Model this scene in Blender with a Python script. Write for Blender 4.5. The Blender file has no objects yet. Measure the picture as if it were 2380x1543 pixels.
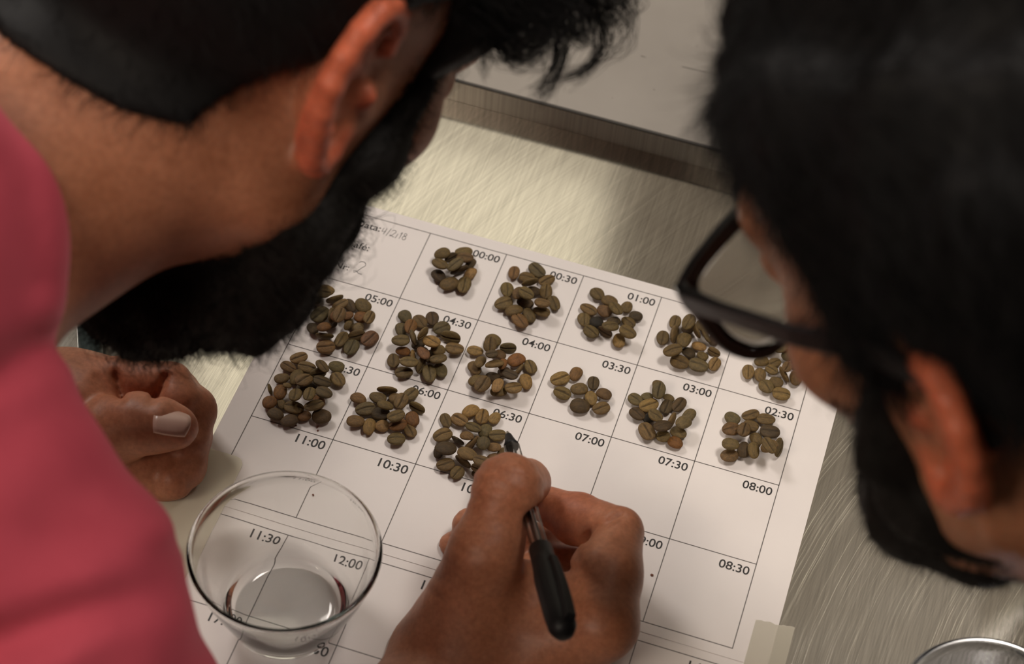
import bpy, bmesh, math, random
import numpy as np
from mathutils import Matrix, Vector

S = bpy.context.scene
COL = S.collection

# ------------------------------------------------------------------ camera (solved from the printed grid)
FPX, PW, PH = 4849.12, 2380, 1543
UNIT = 0.043                                   # one grid column in metres
def _rod(w):
    w = np.array(w, float); th = np.linalg.norm(w); k = w / th
    K = np.array([[0, -k[2], k[1]], [k[2], 0, -k[0]], [-k[1], k[0], 0]])
    return np.eye(3) + math.sin(th) * K + (1 - math.cos(th)) * K @ K
_F = np.diag([1., -1., -1.])
_RG = _rod([-0.71109258, 0.0431512360, 0.314276501])
RCAM = _RG @ _F                                # world -> camera (x right, y down, z forward)
CAM = _F @ (-_RG.T @ np.array([-1.97099871, -1.49531253, 26.2237801])) * UNIT
def on(x, y, z=0.0):                           # point of the plane z seen at a photo pixel
    d = RCAM.T @ np.array([(x - PW / 2) / FPX, (y - PH / 2) / FPX, 1.0])
    return CAM + d * ((z - CAM[2]) / d[2])
def at(x, y, d):                               # point at depth d along the view axis
    return CAM + d * (RCAM.T @ np.array([(x - PW / 2) / FPX, (y - PH / 2) / FPX, 1.0]))
def cam_dir(v):
    v = RCAM.T @ np.array(v, float); return v / np.linalg.norm(v)
def seen(P):                                   # photo pixel and depth of a point
    c = RCAM @ (np.asarray(P, float) - CAM)
    return PW / 2 + FPX * c[0] / c[2], PH / 2 + FPX * c[1] / c[2], c[2]

cd = bpy.data.cameras.new('camera'); cam = bpy.data.objects.new('camera', cd); COL.objects.link(cam)
m = Matrix.Identity(4)
for i in range(3):
    m[i][0], m[i][1], m[i][2], m[i][3] = RCAM[0][i], -RCAM[1][i], -RCAM[2][i], CAM[i]
cam.matrix_world = m
cd.sensor_width = 36; cd.lens = FPX / PW * 36; cd.clip_start = 0.02; cd.clip_end = 50
cd.dof.use_dof = True; cd.dof.focus_distance = 1.025; cd.dof.aperture_fstop = 7.4; cd.dof.aperture_blades = 7
S.camera = cam

# ------------------------------------------------------------------ light and exposure
S.view_settings.view_transform = 'Standard'; S.view_settings.look = 'None'
S.view_settings.gamma = 1.0; S.view_settings.use_curve_mapping = False
S.view_settings.exposure = 0.66
S.cycles.use_denoising = True
S.cycles.max_bounces = 10; S.cycles.transmission_bounces = 10; S.cycles.transparent_max_bounces = 12
S.cycles.sample_clamp_indirect = 6.0
w = bpy.data.worlds.new('world'); S.world = w; w.use_nodes = True
w.node_tree.nodes['Background'].inputs[0].default_value = (1.0, 0.93, 0.84, 1)
w.node_tree.nodes['Background'].inputs[1].default_value = 0.04
WINDOW_STRENGTH = 0.66
LAMP_POWER = 19.0
def area(name, loc, target, sx, sy, power, color):
    l = bpy.data.lights.new(name, 'AREA'); l.shape = 'RECTANGLE'; l.size = sx; l.size_y = sy; l.energy = power; l.color = color
    o = bpy.data.objects.new(name, l); COL.objects.link(o); o.location = loc
    o.rotation_euler = (Vector(target) - Vector(loc)).to_track_quat('-Z', 'Y').to_euler(); return o
area('added_pendant_light', (-0.85, 0.50, 1.165), (0.15, -0.1, 0), 0.36, 0.36, LAMP_POWER * .28, (1, 0.92, 0.85))  # added light for the sheets, carried by an unseen pendant
area('fill_lamp_light', (-0.75, -1.8, 1.80), (0.05, -0.3, 0.2), 1.0, 0.8, LAMP_POWER * 1.12, (1, 0.84, 0.68))  # added fill for necks, shirt and hands
area('fill_lamp_light', (0.60, 0.05, 1.80), (0.25, -0.1, 0), 0.5, 0.4, LAMP_POWER * 0.62, (1, 0.91, 0.82))  # added to brighten the steel and soften light on the paper

# ------------------------------------------------------------------ helpers
def mat(name, color=(.5, .5, .5), rough=.5, metal=0., spec=.5, **kw):
    m = bpy.data.materials.new(name); m.use_nodes = True
    b = m.node_tree.nodes['Principled BSDF']
    b.inputs['Base Color'].default_value = (*color, 1); b.inputs['Roughness'].default_value = rough
    b.inputs['Metallic'].default_value = metal; b.inputs['Specular IOR Level'].default_value = spec
    for k, v in kw.items(): b.inputs[k].default_value = v
    return m
class NT:                                      # tiny node helper
    def __init__(s, m): s.t = m.node_tree; s.b = s.t.nodes['Principled BSDF']
    def n(s, typ, **kw):
        x = s.t.nodes.new(typ)
        for k, v in kw.items(): setattr(x, k, v)
        return x
    def l(s, a, b): s.t.links.new(a, b)
    def math(s, op, a, b=None, c=None):
        x = s.n('ShaderNodeMath', operation=op)
        for i, v in enumerate((a, b, c)):
            if v is None: continue
            if isinstance(v, (int, float)): x.inputs[i].default_value = v
            else: s.l(v, x.inputs[i])
        return x.outputs[0]
    def noise(s, vec, scale, detail=3, rough=.55):
        x = s.n('ShaderNodeTexNoise'); x.inputs['Scale'].default_value = scale
        x.inputs['Detail'].default_value = detail; x.inputs['Roughness'].default_value = rough
        if vec is not None: s.l(vec, x.inputs['Vector'])
        return x.outputs[0]
    def ramp(s, fac, stops):
        x = s.n('ShaderNodeValToRGB'); e = x.color_ramp.elements
        while len(e) < len(stops): e.new(.5)
        for i, (p, c) in enumerate(stops):
            e[i].position = p; e[i].color = (*c, 1) if len(c) == 3 else c
        s.l(fac, x.inputs[0]); return x.outputs[0]
    def mix(s, fac, a, b, mode='MIX'):
        x = s.n('ShaderNodeMix', data_type='RGBA', blend_type=mode)
        for i, v in ((0, fac), (6, a), (7, b)):
            if isinstance(v, (int, float)): x.inputs[i].default_value = v
            elif isinstance(v, tuple): x.inputs[i].default_value = (*v, 1)
            else: s.l(v, x.inputs[i])
        return x.outputs[2]
    def bump(s, h, strength=.3, dist=.001):
        x = s.n('ShaderNodeBump'); x.inputs['Strength'].default_value = strength; x.inputs['Distance'].default_value = dist
        s.l(h, x.inputs['Height']); s.l(x.outputs[0], s.b.inputs['Normal']); return x
    def obj(s): return s.n('ShaderNodeTexCoord').outputs['Object']

def new_mesh(name, V, Fc, smooth=True, colors=None):
    me = bpy.data.meshes.new(name)
    V = np.asarray(V, np.float32)
    if isinstance(Fc, np.ndarray) and Fc.ndim == 2:
        k = Fc.shape[1]; nf = len(Fc)
        me.vertices.add(len(V)); me.vertices.foreach_set('co', V.ravel())
        me.loops.add(nf * k); me.loops.foreach_set('vertex_index', Fc.astype(np.int32).ravel())
        me.polygons.add(nf); me.polygons.foreach_set('loop_start', np.arange(nf, dtype=np.int32) * k)
        me.update(calc_edges=True)
    else:
        me.from_pydata([tuple(map(float, v)) for v in V], [], [tuple(map(int, f)) for f in Fc]); me.update()
    me.validate()
    if len(me.polygons) < 30000:
        bm = bmesh.new(); bm.from_mesh(me); bmesh.ops.recalc_face_normals(bm, faces=bm.faces); bm.to_mesh(me); bm.free()
    if smooth: me.polygons.foreach_set('use_smooth', np.ones(len(me.polygons), bool))
    if colors is not None:
        a = me.color_attributes.new('tint', 'FLOAT_COLOR', 'POINT')
        a.data.foreach_set('color', np.hstack([colors, np.ones((len(colors), 1))]).astype(np.float32).ravel())
    return me
def link(name, me, material=None, parent=None, loc=None):
    o = bpy.data.objects.new(name, me); COL.objects.link(o)
    if material is not None and me is not None and hasattr(me, 'materials') and len(me.materials) == 0: me.materials.append(material)
    if parent is not None: o.parent = parent
    if loc is not None: o.location = loc
    return o
def empty(name, loc=(0, 0, 0)):
    o = bpy.data.objects.new(name, None); COL.objects.link(o); o.location = loc; o.empty_display_size = .02; return o
def tag(o, label, cat, group=None):
    o['label'] = label; o['category'] = cat
    if group: o['group'] = group
    return o
def struct(o): o['kind'] = 'structure'; return o
class MB:
    def __init__(s): s.v = []; s.f = []
    def add(s, V, Fc):
        b = len(s.v); s.v += [tuple(p) for p in V]; s.f += [tuple(b + i for i in f) for f in Fc]; return s
    def box(s, lo, hi):
        x0, y0, z0 = lo; x1, y1, z1 = hi
        return s.add([(x0, y0, z0), (x1, y0, z0), (x1, y1, z0), (x0, y1, z0), (x0, y0, z1), (x1, y0, z1), (x1, y1, z1), (x0, y1, z1)],
                     [(3, 2, 1, 0), (4, 5, 6, 7), (0, 1, 5, 4), (1, 2, 6, 5), (2, 3, 7, 6), (3, 0, 4, 7)])
    def tube(s, pts, rads, n=10, cap=True):
        pts = np.asarray(pts, float); rads = np.broadcast_to(rads, (len(pts),)); V = []
        T = np.gradient(pts, axis=0); T /= np.linalg.norm(T, axis=1)[:, None] + 1e-12
        up = np.array([0, 0, 1.]) if abs(T[0][2]) < .9 else np.array([1., 0, 0])
        a = np.cross(T[0], up); a /= np.linalg.norm(a)
        for p, t, r in zip(pts, T, rads):
            a = a - t * (a @ t); a /= np.linalg.norm(a); b = np.cross(t, a)
            for k in range(n):
                th = 2 * math.pi * k / n; V.append(p + r * (math.cos(th) * a + math.sin(th) * b))
        Fc = []
        for i in range(len(pts) - 1):
            for k in range(n):
                Fc.append((i * n + k, i * n + (k + 1) % n, (i + 1) * n + (k + 1) % n, (i + 1) * n + k))
        if cap: Fc += [tuple(range(n))[::-1], tuple((len(pts) - 1) * n + k for k in range(n))]
        return s.add(V, Fc)
    def lathe(s, prof, n=64, close=False):
        V = []; Fc = []; P = len(prof)
        for r, z in prof:
            for k in range(n):
                th = 2 * math.pi * k / n; V.append((r * math.cos(th), r * math.sin(th), z))
        for i in range(P if close else P - 1):
            j = (i + 1) % P
            for k in range(n):
                Fc.append((i * n + k, i * n + (k + 1) % n, j * n + (k + 1) % n, j * n + k))
        return s.add(V, Fc)
    def mesh(s, name, smooth=False): return new_mesh(name, np.array(s.v), s.f, smooth)
def bevel(o, wd, seg=2):
    b = o.modifiers.new('bevel', 'BEVEL'); b.width = wd; b.segments = seg; b.limit_method = 'ANGLE'; return o

# ------------------------------------------------------------------ signed distance modelling: one continuous skin per body
def smin(a, b, k):
    if k <= 0: return np.minimum(a, b)
    h = np.clip(.5 + .5 * (b - a) / k, 0, 1); return b * (1 - h) + a * h - k * h * (1 - h)
def smax(a, b, k): return -smin(-a, -b, k)
def cap(p, a, b, r1, r2=None):                 # tapered capsule
    a = np.asarray(a, float); b = np.asarray(b, float); r2 = r1 if r2 is None else r2
    ba = b - a; t = np.clip(((p - a) @ ba) / (ba @ ba + 1e-12), 0, 1)
    return np.linalg.norm(p - a - t[:, None] * ba, axis=1) - (r1 + (r2 - r1) * t)
def ball(p, c, r): return np.linalg.norm(p - np.asarray(c, float), axis=1) - r
def ell(p, c, r):
    q = p - np.asarray(c, float); r = np.asarray(r, float)
    k0 = np.linalg.norm(q / r, axis=1); k1 = np.linalg.norm(q / (r * r), axis=1) + 1e-9
    return k0 * (k0 - 1) / k1
def chain(p, pts, rads, k):
    d = None
    for i in range(len(pts) - 1):
        e = cap(p, pts[i], pts[i + 1], rads[i], rads[i + 1]); d = e if d is None else smin(d, e, k)
    return d
def blend(p, ds, k):
    d = ds[0]
    for e in ds[1:]: d = smin(d, e, k)
    return d
_rs = np.random.RandomState(7)
_WV = [(_rs.normal(size=3), _rs.uniform(0, 6.28)) for _ in range(14)]
def wob(p, scale):                             # smooth pseudo noise about -1..1
    s = 0
    for v, ph in _WV: s = s + np.sin((p @ (v * scale)) + ph)
    return s / 4.5

def surface(fn, lo, hi, h, bs=12, margin=1.6):
    """Sparse surface nets: polygonise fn = 0 inside the box lo..hi with cell size h."""
    lo = np.asarray(lo, float); hi = np.asarray(hi, float)
    nb = np.ceil((hi - lo) / (h * bs)).astype(int)
    g = np.stack(np.meshgrid(*[np.arange(n) for n in nb], indexing='ij'), -1).reshape(-1, 3)
    c = lo + (g + .5) * bs * h
    d = fn(c); g = g[np.abs(d) < bs * h * .87 * margin]
    n1 = bs + 1
    loc = np.stack(np.meshgrid(*[np.arange(n1)] * 3, indexing='ij'), -1).reshape(-1, 3)
    N = (nb * bs + 2).astype(np.int64)
    cid_all, cv_all, eq_all, flip_all = [], [], [], []
    def key(ix): return (ix[..., 0] * N[1] + ix[..., 1]) * N[2] + ix[..., 2]
    for s in range(0, len(g), 150):
        gg = g[s:s + 150]
        idx = gg[:, None, :] * bs + loc[None]                      # B, n1^3, 3
        val = fn((lo + idx.reshape(-1, 3) * h)).reshape(len(gg), n1, n1, n1)
        val = np.where(val == 0, 1e-9, val)
        ins = val < 0
        acc = np.zeros((len(gg), bs, bs, bs, 3)); cnt = np.zeros((len(gg), bs, bs, bs))
        off = [(a, b, e) for a in (0, 1) for b in (0, 1) for e in (0, 1)]
        def sub(A, o): return A[:, o[0]:o[0] + bs, o[1]:o[1] + bs, o[2]:o[2] + bs]
        for o in off:
            for ax in range(3):
                if o[ax]: continue
                o2 = list(o); o2[ax] = 1
                va, vb = sub(val, o), sub(val, o2)
                cr = (va < 0) != (vb < 0)
                t = np.where(cr, va / np.where(cr, va - vb, 1), 0)
                for q in range(3):
                    acc[..., q] += np.where(cr, (t if q == ax else o[q]), 0)
                cnt += cr
        B, X, Y, Z = np.nonzero(cnt)
        cell = gg[B] * bs + np.stack([X, Y, Z], -1)
        cid_all.append(key(cell)); cv_all.append(lo + (cell + acc[B, X, Y, Z] / cnt[B, X, Y, Z][:, None]) * h)
        for ax in range(3):
            o2 = [0, 0, 0]; o2[ax] = 1
            a = sub(ins, (0, 0, 0)); b = sub(ins, o2)
            B, X, Y, Z = np.nonzero(a != b)
            base = gg[B] * bs + np.stack([X, Y, Z], -1)
            u, v = (ax + 1) % 3, (ax + 2) % 3
            du = np.zeros(3, int); du[u] = 1; dv = np.zeros(3, int); dv[v] = 1
            q = np.stack([key(base - du - dv), key(base - dv), key(base), key(base - du)], -1)
            fl = a[B, X, Y, Z]
            q = np.where(fl[:, None], q, q[:, ::-1]); eq_all.append(q)
    cid = np.concatenate(cid_all); cv = np.concatenate(cv_all); q = np.concatenate(eq_all)
    cid, ui = np.unique(cid, return_index=True); cv = cv[ui]
    pos = np.searchsorted(cid, q); pos = np.clip(pos, 0, len(cid) - 1)
    ok = (cid[pos] == q).all(1)
    return cv, pos[ok]
def grads(fn, V, e=4e-4):
    G = np.stack([fn(V + np.eye(3)[i] * e) - fn(V - np.eye(3)[i] * e) for i in range(3)], -1)
    return G / (np.linalg.norm(G, axis=1)[:, None] + 1e-12)
def tubes(paths, r, tip=.25):
    """Many hair strands (N, S, 3) as thin three-sided tubes."""
    N, Sg, _ = paths.shape
    T = np.gradient(paths, axis=1); T /= np.linalg.norm(T, axis=2, keepdims=True) + 1e-12
    ref = np.where(np.abs(T[..., 2:3]) < .8, np.array([0, 0, 1.]), np.array([1., 0, 0]))
    A = np.cross(T, ref); A /= np.linalg.norm(A, axis=2, keepdims=True) + 1e-12
    Bn = np.cross(T, A)
    rr = (np.broadcast_to(np.asarray(r, float).reshape(-1, 1), (N, 1)) * np.linspace(1, tip, Sg)[None])[..., None]
    V = np.stack([paths + rr * (math.cos(t) * A + math.sin(t) * Bn) for t in (0, 2.094, 4.189)], 2)   # N,S,3,3
    i = np.arange(N)[:, None, None]; s = np.arange(Sg - 1)[None, :, None]; k = np.arange(3)[None, None, :]
    b = (i * Sg + s) * 3
    Fc = np.stack([b + k, b + (k + 1) % 3, b + 3 + (k + 1) % 3, b + 3 + k], -1).reshape(-1, 4)
    return V.reshape(-1, 3), Fc
def join(*parts):
    V, Fc, b = [], [], 0
    for v, f in parts:
        V.append(v); Fc.append(f + b); b += len(v)
    return np.concatenate(V), np.concatenate(Fc)
# ------------------------------------------------------------------ room and table
U = UNIT; ROW = 1.15295 * U
ZF, ZC = -0.92, 1.85                            # floor and ceiling relative to the table top
wall_m = mat('wall_paint', (.20, .18, .155), .8)
t = NT(wall_m); t.l(t.ramp(t.noise(t.obj(), 3.0, 4), [(.3, (.19, .17, .145)), (.7, (.22, .20, .17))]), t.b.inputs['Base Color'])
floor_m = mat('floor_tile', (.25, .23, .21), .6)
t = NT(floor_m); t.l(t.ramp(t.noise(t.obj(), 6.0, 5), [(.3, (.20, .18, .165)), (.7, (.29, .27, .245))]), t.b.inputs['Base Color'])
ceil_m = mat('ceiling_paint', (.55, .53, .5), .9)
YB, YF, XL, XR = 0.80, -3.2, -2.6, 2.6
def slab(name, lo, hi, m):
    return struct(link(name, MB().box(lo, hi).mesh(name), m))
slab('floor', (XL - .1, YF - .1, ZF - .06), (XR + .1, YB + .1, ZF), floor_m)
slab('ceiling', (XL - .1, YF - .1, ZC), (XR + .1, YB + .1, ZC + .06), ceil_m)
slab('wall_left', (XL - .1, YF, ZF), (XL, YB, ZC), wall_m)
slab('wall_right', (XR, YF, ZF), (XR + .1, YB, ZC), wall_m)
slab('wall_front', (XL - .1, YF - .1, ZF), (XR + .1, YF, ZC), wall_m)
# back wall with an opening for the big frosted window that mirrors in the steel
WX0, WX1, WZ0, WZ1 = -0.54, 0.01, 0.30, 1.70
wb = MB()
wb.box((XL - .1, YB, ZF), (WX0, YB + .1, ZC)).box((WX1, YB, ZF), (XR + .1, YB + .1, ZC))
wb.box((WX0, YB, ZF), (WX1, YB + .1, WZ0)).box((WX0, YB, WZ1), (WX1, YB + .1, ZC))
struct(link('wall_back', wb.mesh('wall_back'), wall_m))
win = struct(empty('window_1', ((WX0 + WX1) / 2, YB, WZ0)))
frame_m = mat('window_frame_paint', (.5, .48, .44), .5)
fm = MB(); cx, hw, hh = 0, (WX1 - WX0) / 2, WZ1 - WZ0
for lo, hi in (((-hw, .005, 0), (-hw + .03, .055, hh)), ((hw - .012, .005, 0), (hw, .055, hh)), ((-hw + .03, .005, 0), (hw - .012, .055, .02)), ((-hw + .03, .005, hh - .03), (hw - .012, .055, hh))):
    fm.box(lo, hi)
link('window_frame', fm.mesh('window_frame'), frame_m, win)
link('window_mullion', MB().box((-hw + .03, .01, .42), (hw - .012, .05, .455)).mesh('window_mullion'), frame_m, win)
pane_m = bpy.data.materials.new('lit_frosted_glass'); pane_m.use_nodes = True
pt = pane_m.node_tree; pt.nodes.remove(pt.nodes['Principled BSDF'])
em = pt.nodes.new('ShaderNodeEmission'); em.inputs[0].default_value = (1, .90, .70, 1); em.inputs[1].default_value = WINDOW_STRENGTH
pt.links.new(em.outputs[0], pt.nodes['Material Output'].inputs[0])
for z0, z1 in ((.02, .42), (.455, hh - .03)):
    link('window_pane', MB().box((-hw + .03, .03, z0), (hw - .012, .036, z1)).mesh('window_pane'), pane_m, win)

# worn stainless steel: swirled hairline scratches that catch the window
def steel(name, base, rough, swirl=True):
    m = mat(name, base, rough, 1.0); t = NT(m); p = t.obj()
    mp = t.n('ShaderNodeMapping'); t.l(p, mp.inputs[0])
    cxw, cyw = .744, .233
    mp.inputs['Location'].default_value = (-cxw, cyw, 0)
    sx = t.n('ShaderNodeSeparateXYZ'); t.l(mp.outputs[0], sx.inputs[0])
    r = t.math('SQRT', t.math('ADD', t.math('MULTIPLY', sx.outputs[0], sx.outputs[0]), t.math('MULTIPLY', sx.outputs[1], sx.outputs[1])))
    wn = t.noise(p, 9, 2)
    r = t.math('ADD', r, t.math('MULTIPLY', wn, .006))
    an = t.math('ARCTAN2', sx.outputs[1], sx.outputs[0])
    cb = t.n('ShaderNodeCombineXYZ'); t.l(t.math('MULTIPLY', r, 1400), cb.inputs[0]); t.l(t.math('MULTIPLY', an, 1.6), cb.inputs[1])
    s1 = t.noise(cb.outputs[0], 1.0, 3, .7)
    cb2 = t.n('ShaderNodeCombineXYZ'); t.l(t.math('MULTIPLY', r, 420), cb2.inputs[0]); t.l(t.math('MULTIPLY', an, 1.4), cb2.inputs[1])
    s2 = t.noise(cb2.outputs[0], 1.0, 2, .6)
    # random straight hairlines in a second direction
    m2 = t.n('ShaderNodeMapping'); t.l(p, m2.inputs[0]); m2.inputs['Rotation'].default_value = (0, 0, math.radians(12)); m2.inputs['Scale'].default_value = (900, 22, 1)
    s3 = t.noise(m2.outputs[0], 1.0, 2, .6)
    m3 = t.n('ShaderNodeMapping'); t.l(p, m3.inputs[0]); m3.inputs['Rotation'].default_value = (0, 0, math.radians(-38)); m3.inputs['Scale'].default_value = (650, 14, 1)
    s4 = t.noise(m3.outputs[0], 1.0, 2, .6)
    blot = t.noise(p, 26, 3)
    # fine grain everywhere, deeper swirl marks towards the right of the sheets
    sxw = t.n('ShaderNodeSeparateXYZ'); t.l(p, sxw.inputs[0])
    sw = t.n('ShaderNodeMapRange'); sw.inputs[1].default_value = .17; sw.inputs[2].default_value = .30; t.l(sxw.outputs[0], sw.inputs[0]); sw = sw.outputs[0]
    deep = t.ramp(s1, [(.60, (0, 0, 0)), (.70, (1, 1, 1))])
    cross = t.math('MULTIPLY', t.math('ADD', t.ramp(s3, [(.60, (0, 0, 0)), (.78, (1, 1, 1))]), t.ramp(s4, [(.62, (0, 0, 0)), (.80, (1, 1, 1))])), .5)
    h = t.math('ADD', t.math('MULTIPLY', t.math('ADD', s2, t.math('MULTIPLY', deep, 1.2)), t.math('ADD', t.math('MULTIPLY', sw, 1.15), .04)), t.math('MULTIPLY', cross, .22))
    t.bump(h, 1.0, .00004)
    k = t.math('ADD', t.math('MULTIPLY', s1, .5), t.math('MULTIPLY', s3, .5))
    t.l(t.ramp(k, [(.30, tuple(c * .72 for c in base)), (.66, tuple(min(1, c * 1.22) for c in base))]), t.b.inputs['Base Color'])
    t.l(t.math('ADD', t.math('MULTIPLY', sw, .12), t.math('ADD', t.math('MULTIPLY', blot, .08), rough - .04)), t.b.inputs['Roughness'])
    return m
steel_m = steel('worn_steel', (.66, .63, .57), .115)
ledge_m = mat('ledge_steel', (.46, .425, .385), .55, .25)
t = NT(ledge_m); p = t.obj()
sp = t.ramp(t.noise(p, 260, 2), [(.74, (1, 1, 1)), (.80, (.35, .32, .3))])
t.l(t.mix(1.0, t.ramp(t.noise(p, 14, 4), [(.3, (.31, .283, .255)), (.7, (.355, .325, .295))]), sp, 'MULTIPLY'), t.b.inputs['Base Color'])
face_m = steel('ledge_face_steel', (.36, .335, .30), .42)

TX0, TX1, TY0, TY1 = -0.62, 1.10, -0.47, 0.1045
table = tag(empty('steel_worktable', (0, 0, ZF)), 'scratched stainless steel worktable under the sheets of coffee beans', 'table')
tp = link('table_top', MB().box((TX0, TY0, -.035), (TX1, TY1 - .00122, 0)).mesh('table_top'), steel_m, table, (0, 0, -ZF)); bevel(tp, .0002)
for x in (TX0 + .05, TX1 - .05):
    for y in (TY0 + .05, TY1 - .05):
        link('leg', MB().tube([(0, 0, 0), (0, 0, -ZF - .035)], .02, 16).mesh('leg', True), steel_m, table, (x, y, 0))
ledge = tag(empty('rear_counter', (0, TY1, ZF)), 'pale grey metal counter whose raised front edge borders the worktable', 'counter')
HL = .0154
lt = link('counter_top', MB().box((TX0, .0005, -.03), (TX1, .60, HL)).mesh('counter_top'), ledge_m, ledge, (0, 0, -ZF))
link('front_lip', MB().box((TX0, -.0012, -.028), (TX1, .0004, HL - .001)).mesh('front_lip'), face_m, ledge, (0, 0, -ZF))
link('edge_shade_strip', MB().box((TX0, -.0013, HL - .001), (TX1, .0004, HL + .0001)).mesh('edge_shade_strip'), mat('dark_edge_shade', (.05, .045, .04), .7), ledge, (0, 0, -ZF))  # shade of the rounded counter edge, put in as a dark strip
link('cabinet_base', MB().box((TX0 + .02, .03, 0), (TX1 - .02, .59, -ZF - .0305)).mesh('cabinet_base'), face_m, ledge)
crack_m = mat('dark_scratch', (.05, .045, .04), .7)
cr = MB()
for (a, b, wd) in (((1585, 155), (1682, 178), .0005), ((1330, 88), (1362, 97), .0006), ((1490, 130), (1502, 134), .0006)):
    A, B = on(*a, HL), on(*b, HL); d = (B - A) / np.linalg.norm(B - A); n = np.array([-d[1], d[0], 0]) * wd / 2
    z = np.array([0, 0, .00012]); q = [A - n, B - n * .3, B + n * .3, A + n]
    cr.add([v + z for v in q] + [v - z for v in q], [(0, 1, 2, 3), (7, 6, 5, 4)])
o = link('scratches', cr.mesh('scratches'), crack_m, ledge, (0, -TY1, -ZF)); o['kind'] = 'stuff'

# added fill lamps, unseen, built as ceiling fixtures around the area lights
lamp_m = mat('fill_lamp_housing', (.6, .6, .58), .5)
dif_m = mat('fill_lamp_diffuser', (.9, .88, .8), .5, **{'Emission Color': (1, .92, .8, 1), 'Emission Strength': 1.5})
for (x, y, sx, sy, lab) in ((-.75, -1.8, 1.06, .86, 'added flat fill lamp on the ceiling behind the man in the pink shirt'), (.60, .05, .56, .46, 'smaller added fill lamp on the ceiling above the steel worktable')):
    L = tag(empty('fill_lamp', (x, y, ZC)), lab, 'lamp')
    link('housing', MB().box((-sx / 2, -sy / 2, -.03), (sx / 2, sy / 2, 0)).mesh('housing'), lamp_m, L)
    link('diffuser', MB().box((-sx / 2 + .02, -sy / 2 + .02, -.034), (sx / 2 - .02, sy / 2 - .02, -.03)).mesh('diffuser'), dif_m, L)

PL = tag(empty('added_pendant_lamp', (-.85, .50, 1.165)), 'added pendant lamp hanging in front of the frosted window', 'lamp')  # unseen pendant, added to light the sheets
PL.rotation_mode = 'QUATERNION'; PL.rotation_quaternion = (Vector((.15, -.1, 0)) - PL.location).to_track_quat('-Z', 'Y')
link('lamp_shade', MB().lathe([(.235, -.005), (.24, 0), (.20, .05), (.10, .10), (.03, .12), (.025, .118), (.09, .095), (.19, .046), (.228, 0)], 40, True).mesh('lamp_shade', True), lamp_m, PL)
cord_top = PL.rotation_quaternion.inverted() @ (Vector((-.85 - .08, .50 + .05, ZC)) - PL.location)
link('cord', MB().tube([(0, 0, .115), tuple(cord_top)], .004, 8).mesh('cord', True), lamp_m, PL)

# ------------------------------------------------------------------ printed sheets
paper_m = mat('white_paper', (.80, .745, .72), .75)
t = NT(paper_m); t.bump(t.noise(t.obj(), 900, 3), .12, .0002)
t.l(t.ramp(t.noise(t.obj(), 18, 3), [(.3, (.775, .725, .71)), (.7, (.815, .765, .745))]), t.b.inputs['Base Color'])
ink_m = mat('black_ink', (.025, .022, .022), .6)
line_m = mat('grey_print', (.13, .115, .11), .6)
def text(body, x, y, width, parent, z, align='RIGHT', name='printed_time', m=ink_m, height=None):
    c = bpy.data.curves.new(name, 'FONT'); c.body = body; c.align_x = align; c.size = 1.0; c.offset = .010; c.fill_mode = 'FRONT'; c.resolution_u = 6
    o = bpy.data.objects.new(name, c); COL.objects.link(o); o.parent = parent; c.materials.append(m)
    bpy.context.view_layer.update()
    s = width / max(o.dimensions.x, 1e-6); o.scale = (s, s if height is None else height / max(o.dimensions.y, 1e-6), s)
    sc_ = tuple(o.scale)
    me = bpy.data.meshes.new_from_object(o.evaluated_get(bpy.context.evaluated_depsgraph_get()))
    bpy.data.objects.remove(o); bpy.data.curves.remove(c)
    o = bpy.data.objects.new(name, me); COL.objects.link(o); o.parent = parent; o.scale = sc_
    if not me.materials: me.materials.append(m)
    o.location = (x, y, z); return o
def sheet(x0, x1, y0, y1, z, ytop, labels, label, nrow=4, header=False):
    """Grid rows count down the page; y in grid units."""
    S_ = tag(empty('printed_sheet', (0, 0, z)), label, 'paper')
    nx = 30; V = []; Fc = []
    link('paper', MB().box((x0 * U, -y1 * U, -.0001), (x1 * U, -y0 * U, 0)).mesh('paper'), paper_m, S_)
    zz = .00008
    lw = .00022
    for r in range(nrow + 1):
        y = -(ytop * U + r * ROW)
        if -y / U > y1: break
        link('grid_line', MB().box((-lw, y - lw, .00001), (6 * U + lw, y + lw, zz)).mesh('grid_line'), line_m, S_)
    yb = -min(ytop * U + nrow * ROW, y1 * U)
    for c in range(7):
        link('grid_line', MB().box((c * U - lw, yb, .00001), (c * U + lw, -ytop * U, zz)).mesh('grid_line'), line_m, S_)
    for (r, c, s) in labels:
        text(s, (c + .95) * U, -(ytop * U + r * ROW + .175 * U), .345 * U, S_, zz)
    return S_
def hhmm(k): return '%02d:%02d' % (k // 2, k % 2 * 30)
lab1 = [(0, c, hhmm(c - 1)) for c in range(1, 6)] + [(1, 5 - c, hhmm(5 + c)) for c in range(6)]
lab1 += [(2, c, hhmm(11 + c)) for c in range(6)] + [(3, 5 - c, hhmm(17 + c)) for c in range(6)]
s1 = sheet(-.30, 6.41, -.17, 4.742, .00042, 0, lab1, 'white gridded time sheet carrying the piles of green coffee beans')
lab2 = [(0, c, hhmm(23 + c)) for c in range(6)] + [(1, 5 - c, hhmm(29 + c)) for c in range(6)]
s2 = sheet(-.30, 6.41, 4.68, 9.59, .00015, 4.855, lab2, 'second gridded time sheet tucked below the bean sheet, under the empty glass')
zz = .00008
text('Data:', .07 * U, -.205 * U, .315 * U, s1, zz, 'LEFT', 'printed_word')
text('Café:', .07 * U, -.565 * U, .30 * U, s1, zz, 'LEFT', 'printed_word')
text('Nr:', .065 * U, -.955 * U, .18 * U, s1, zz, 'LEFT', 'printed_word')
pencil_m = mat('pencil_mark', (.10, .095, .095), .6)
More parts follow.
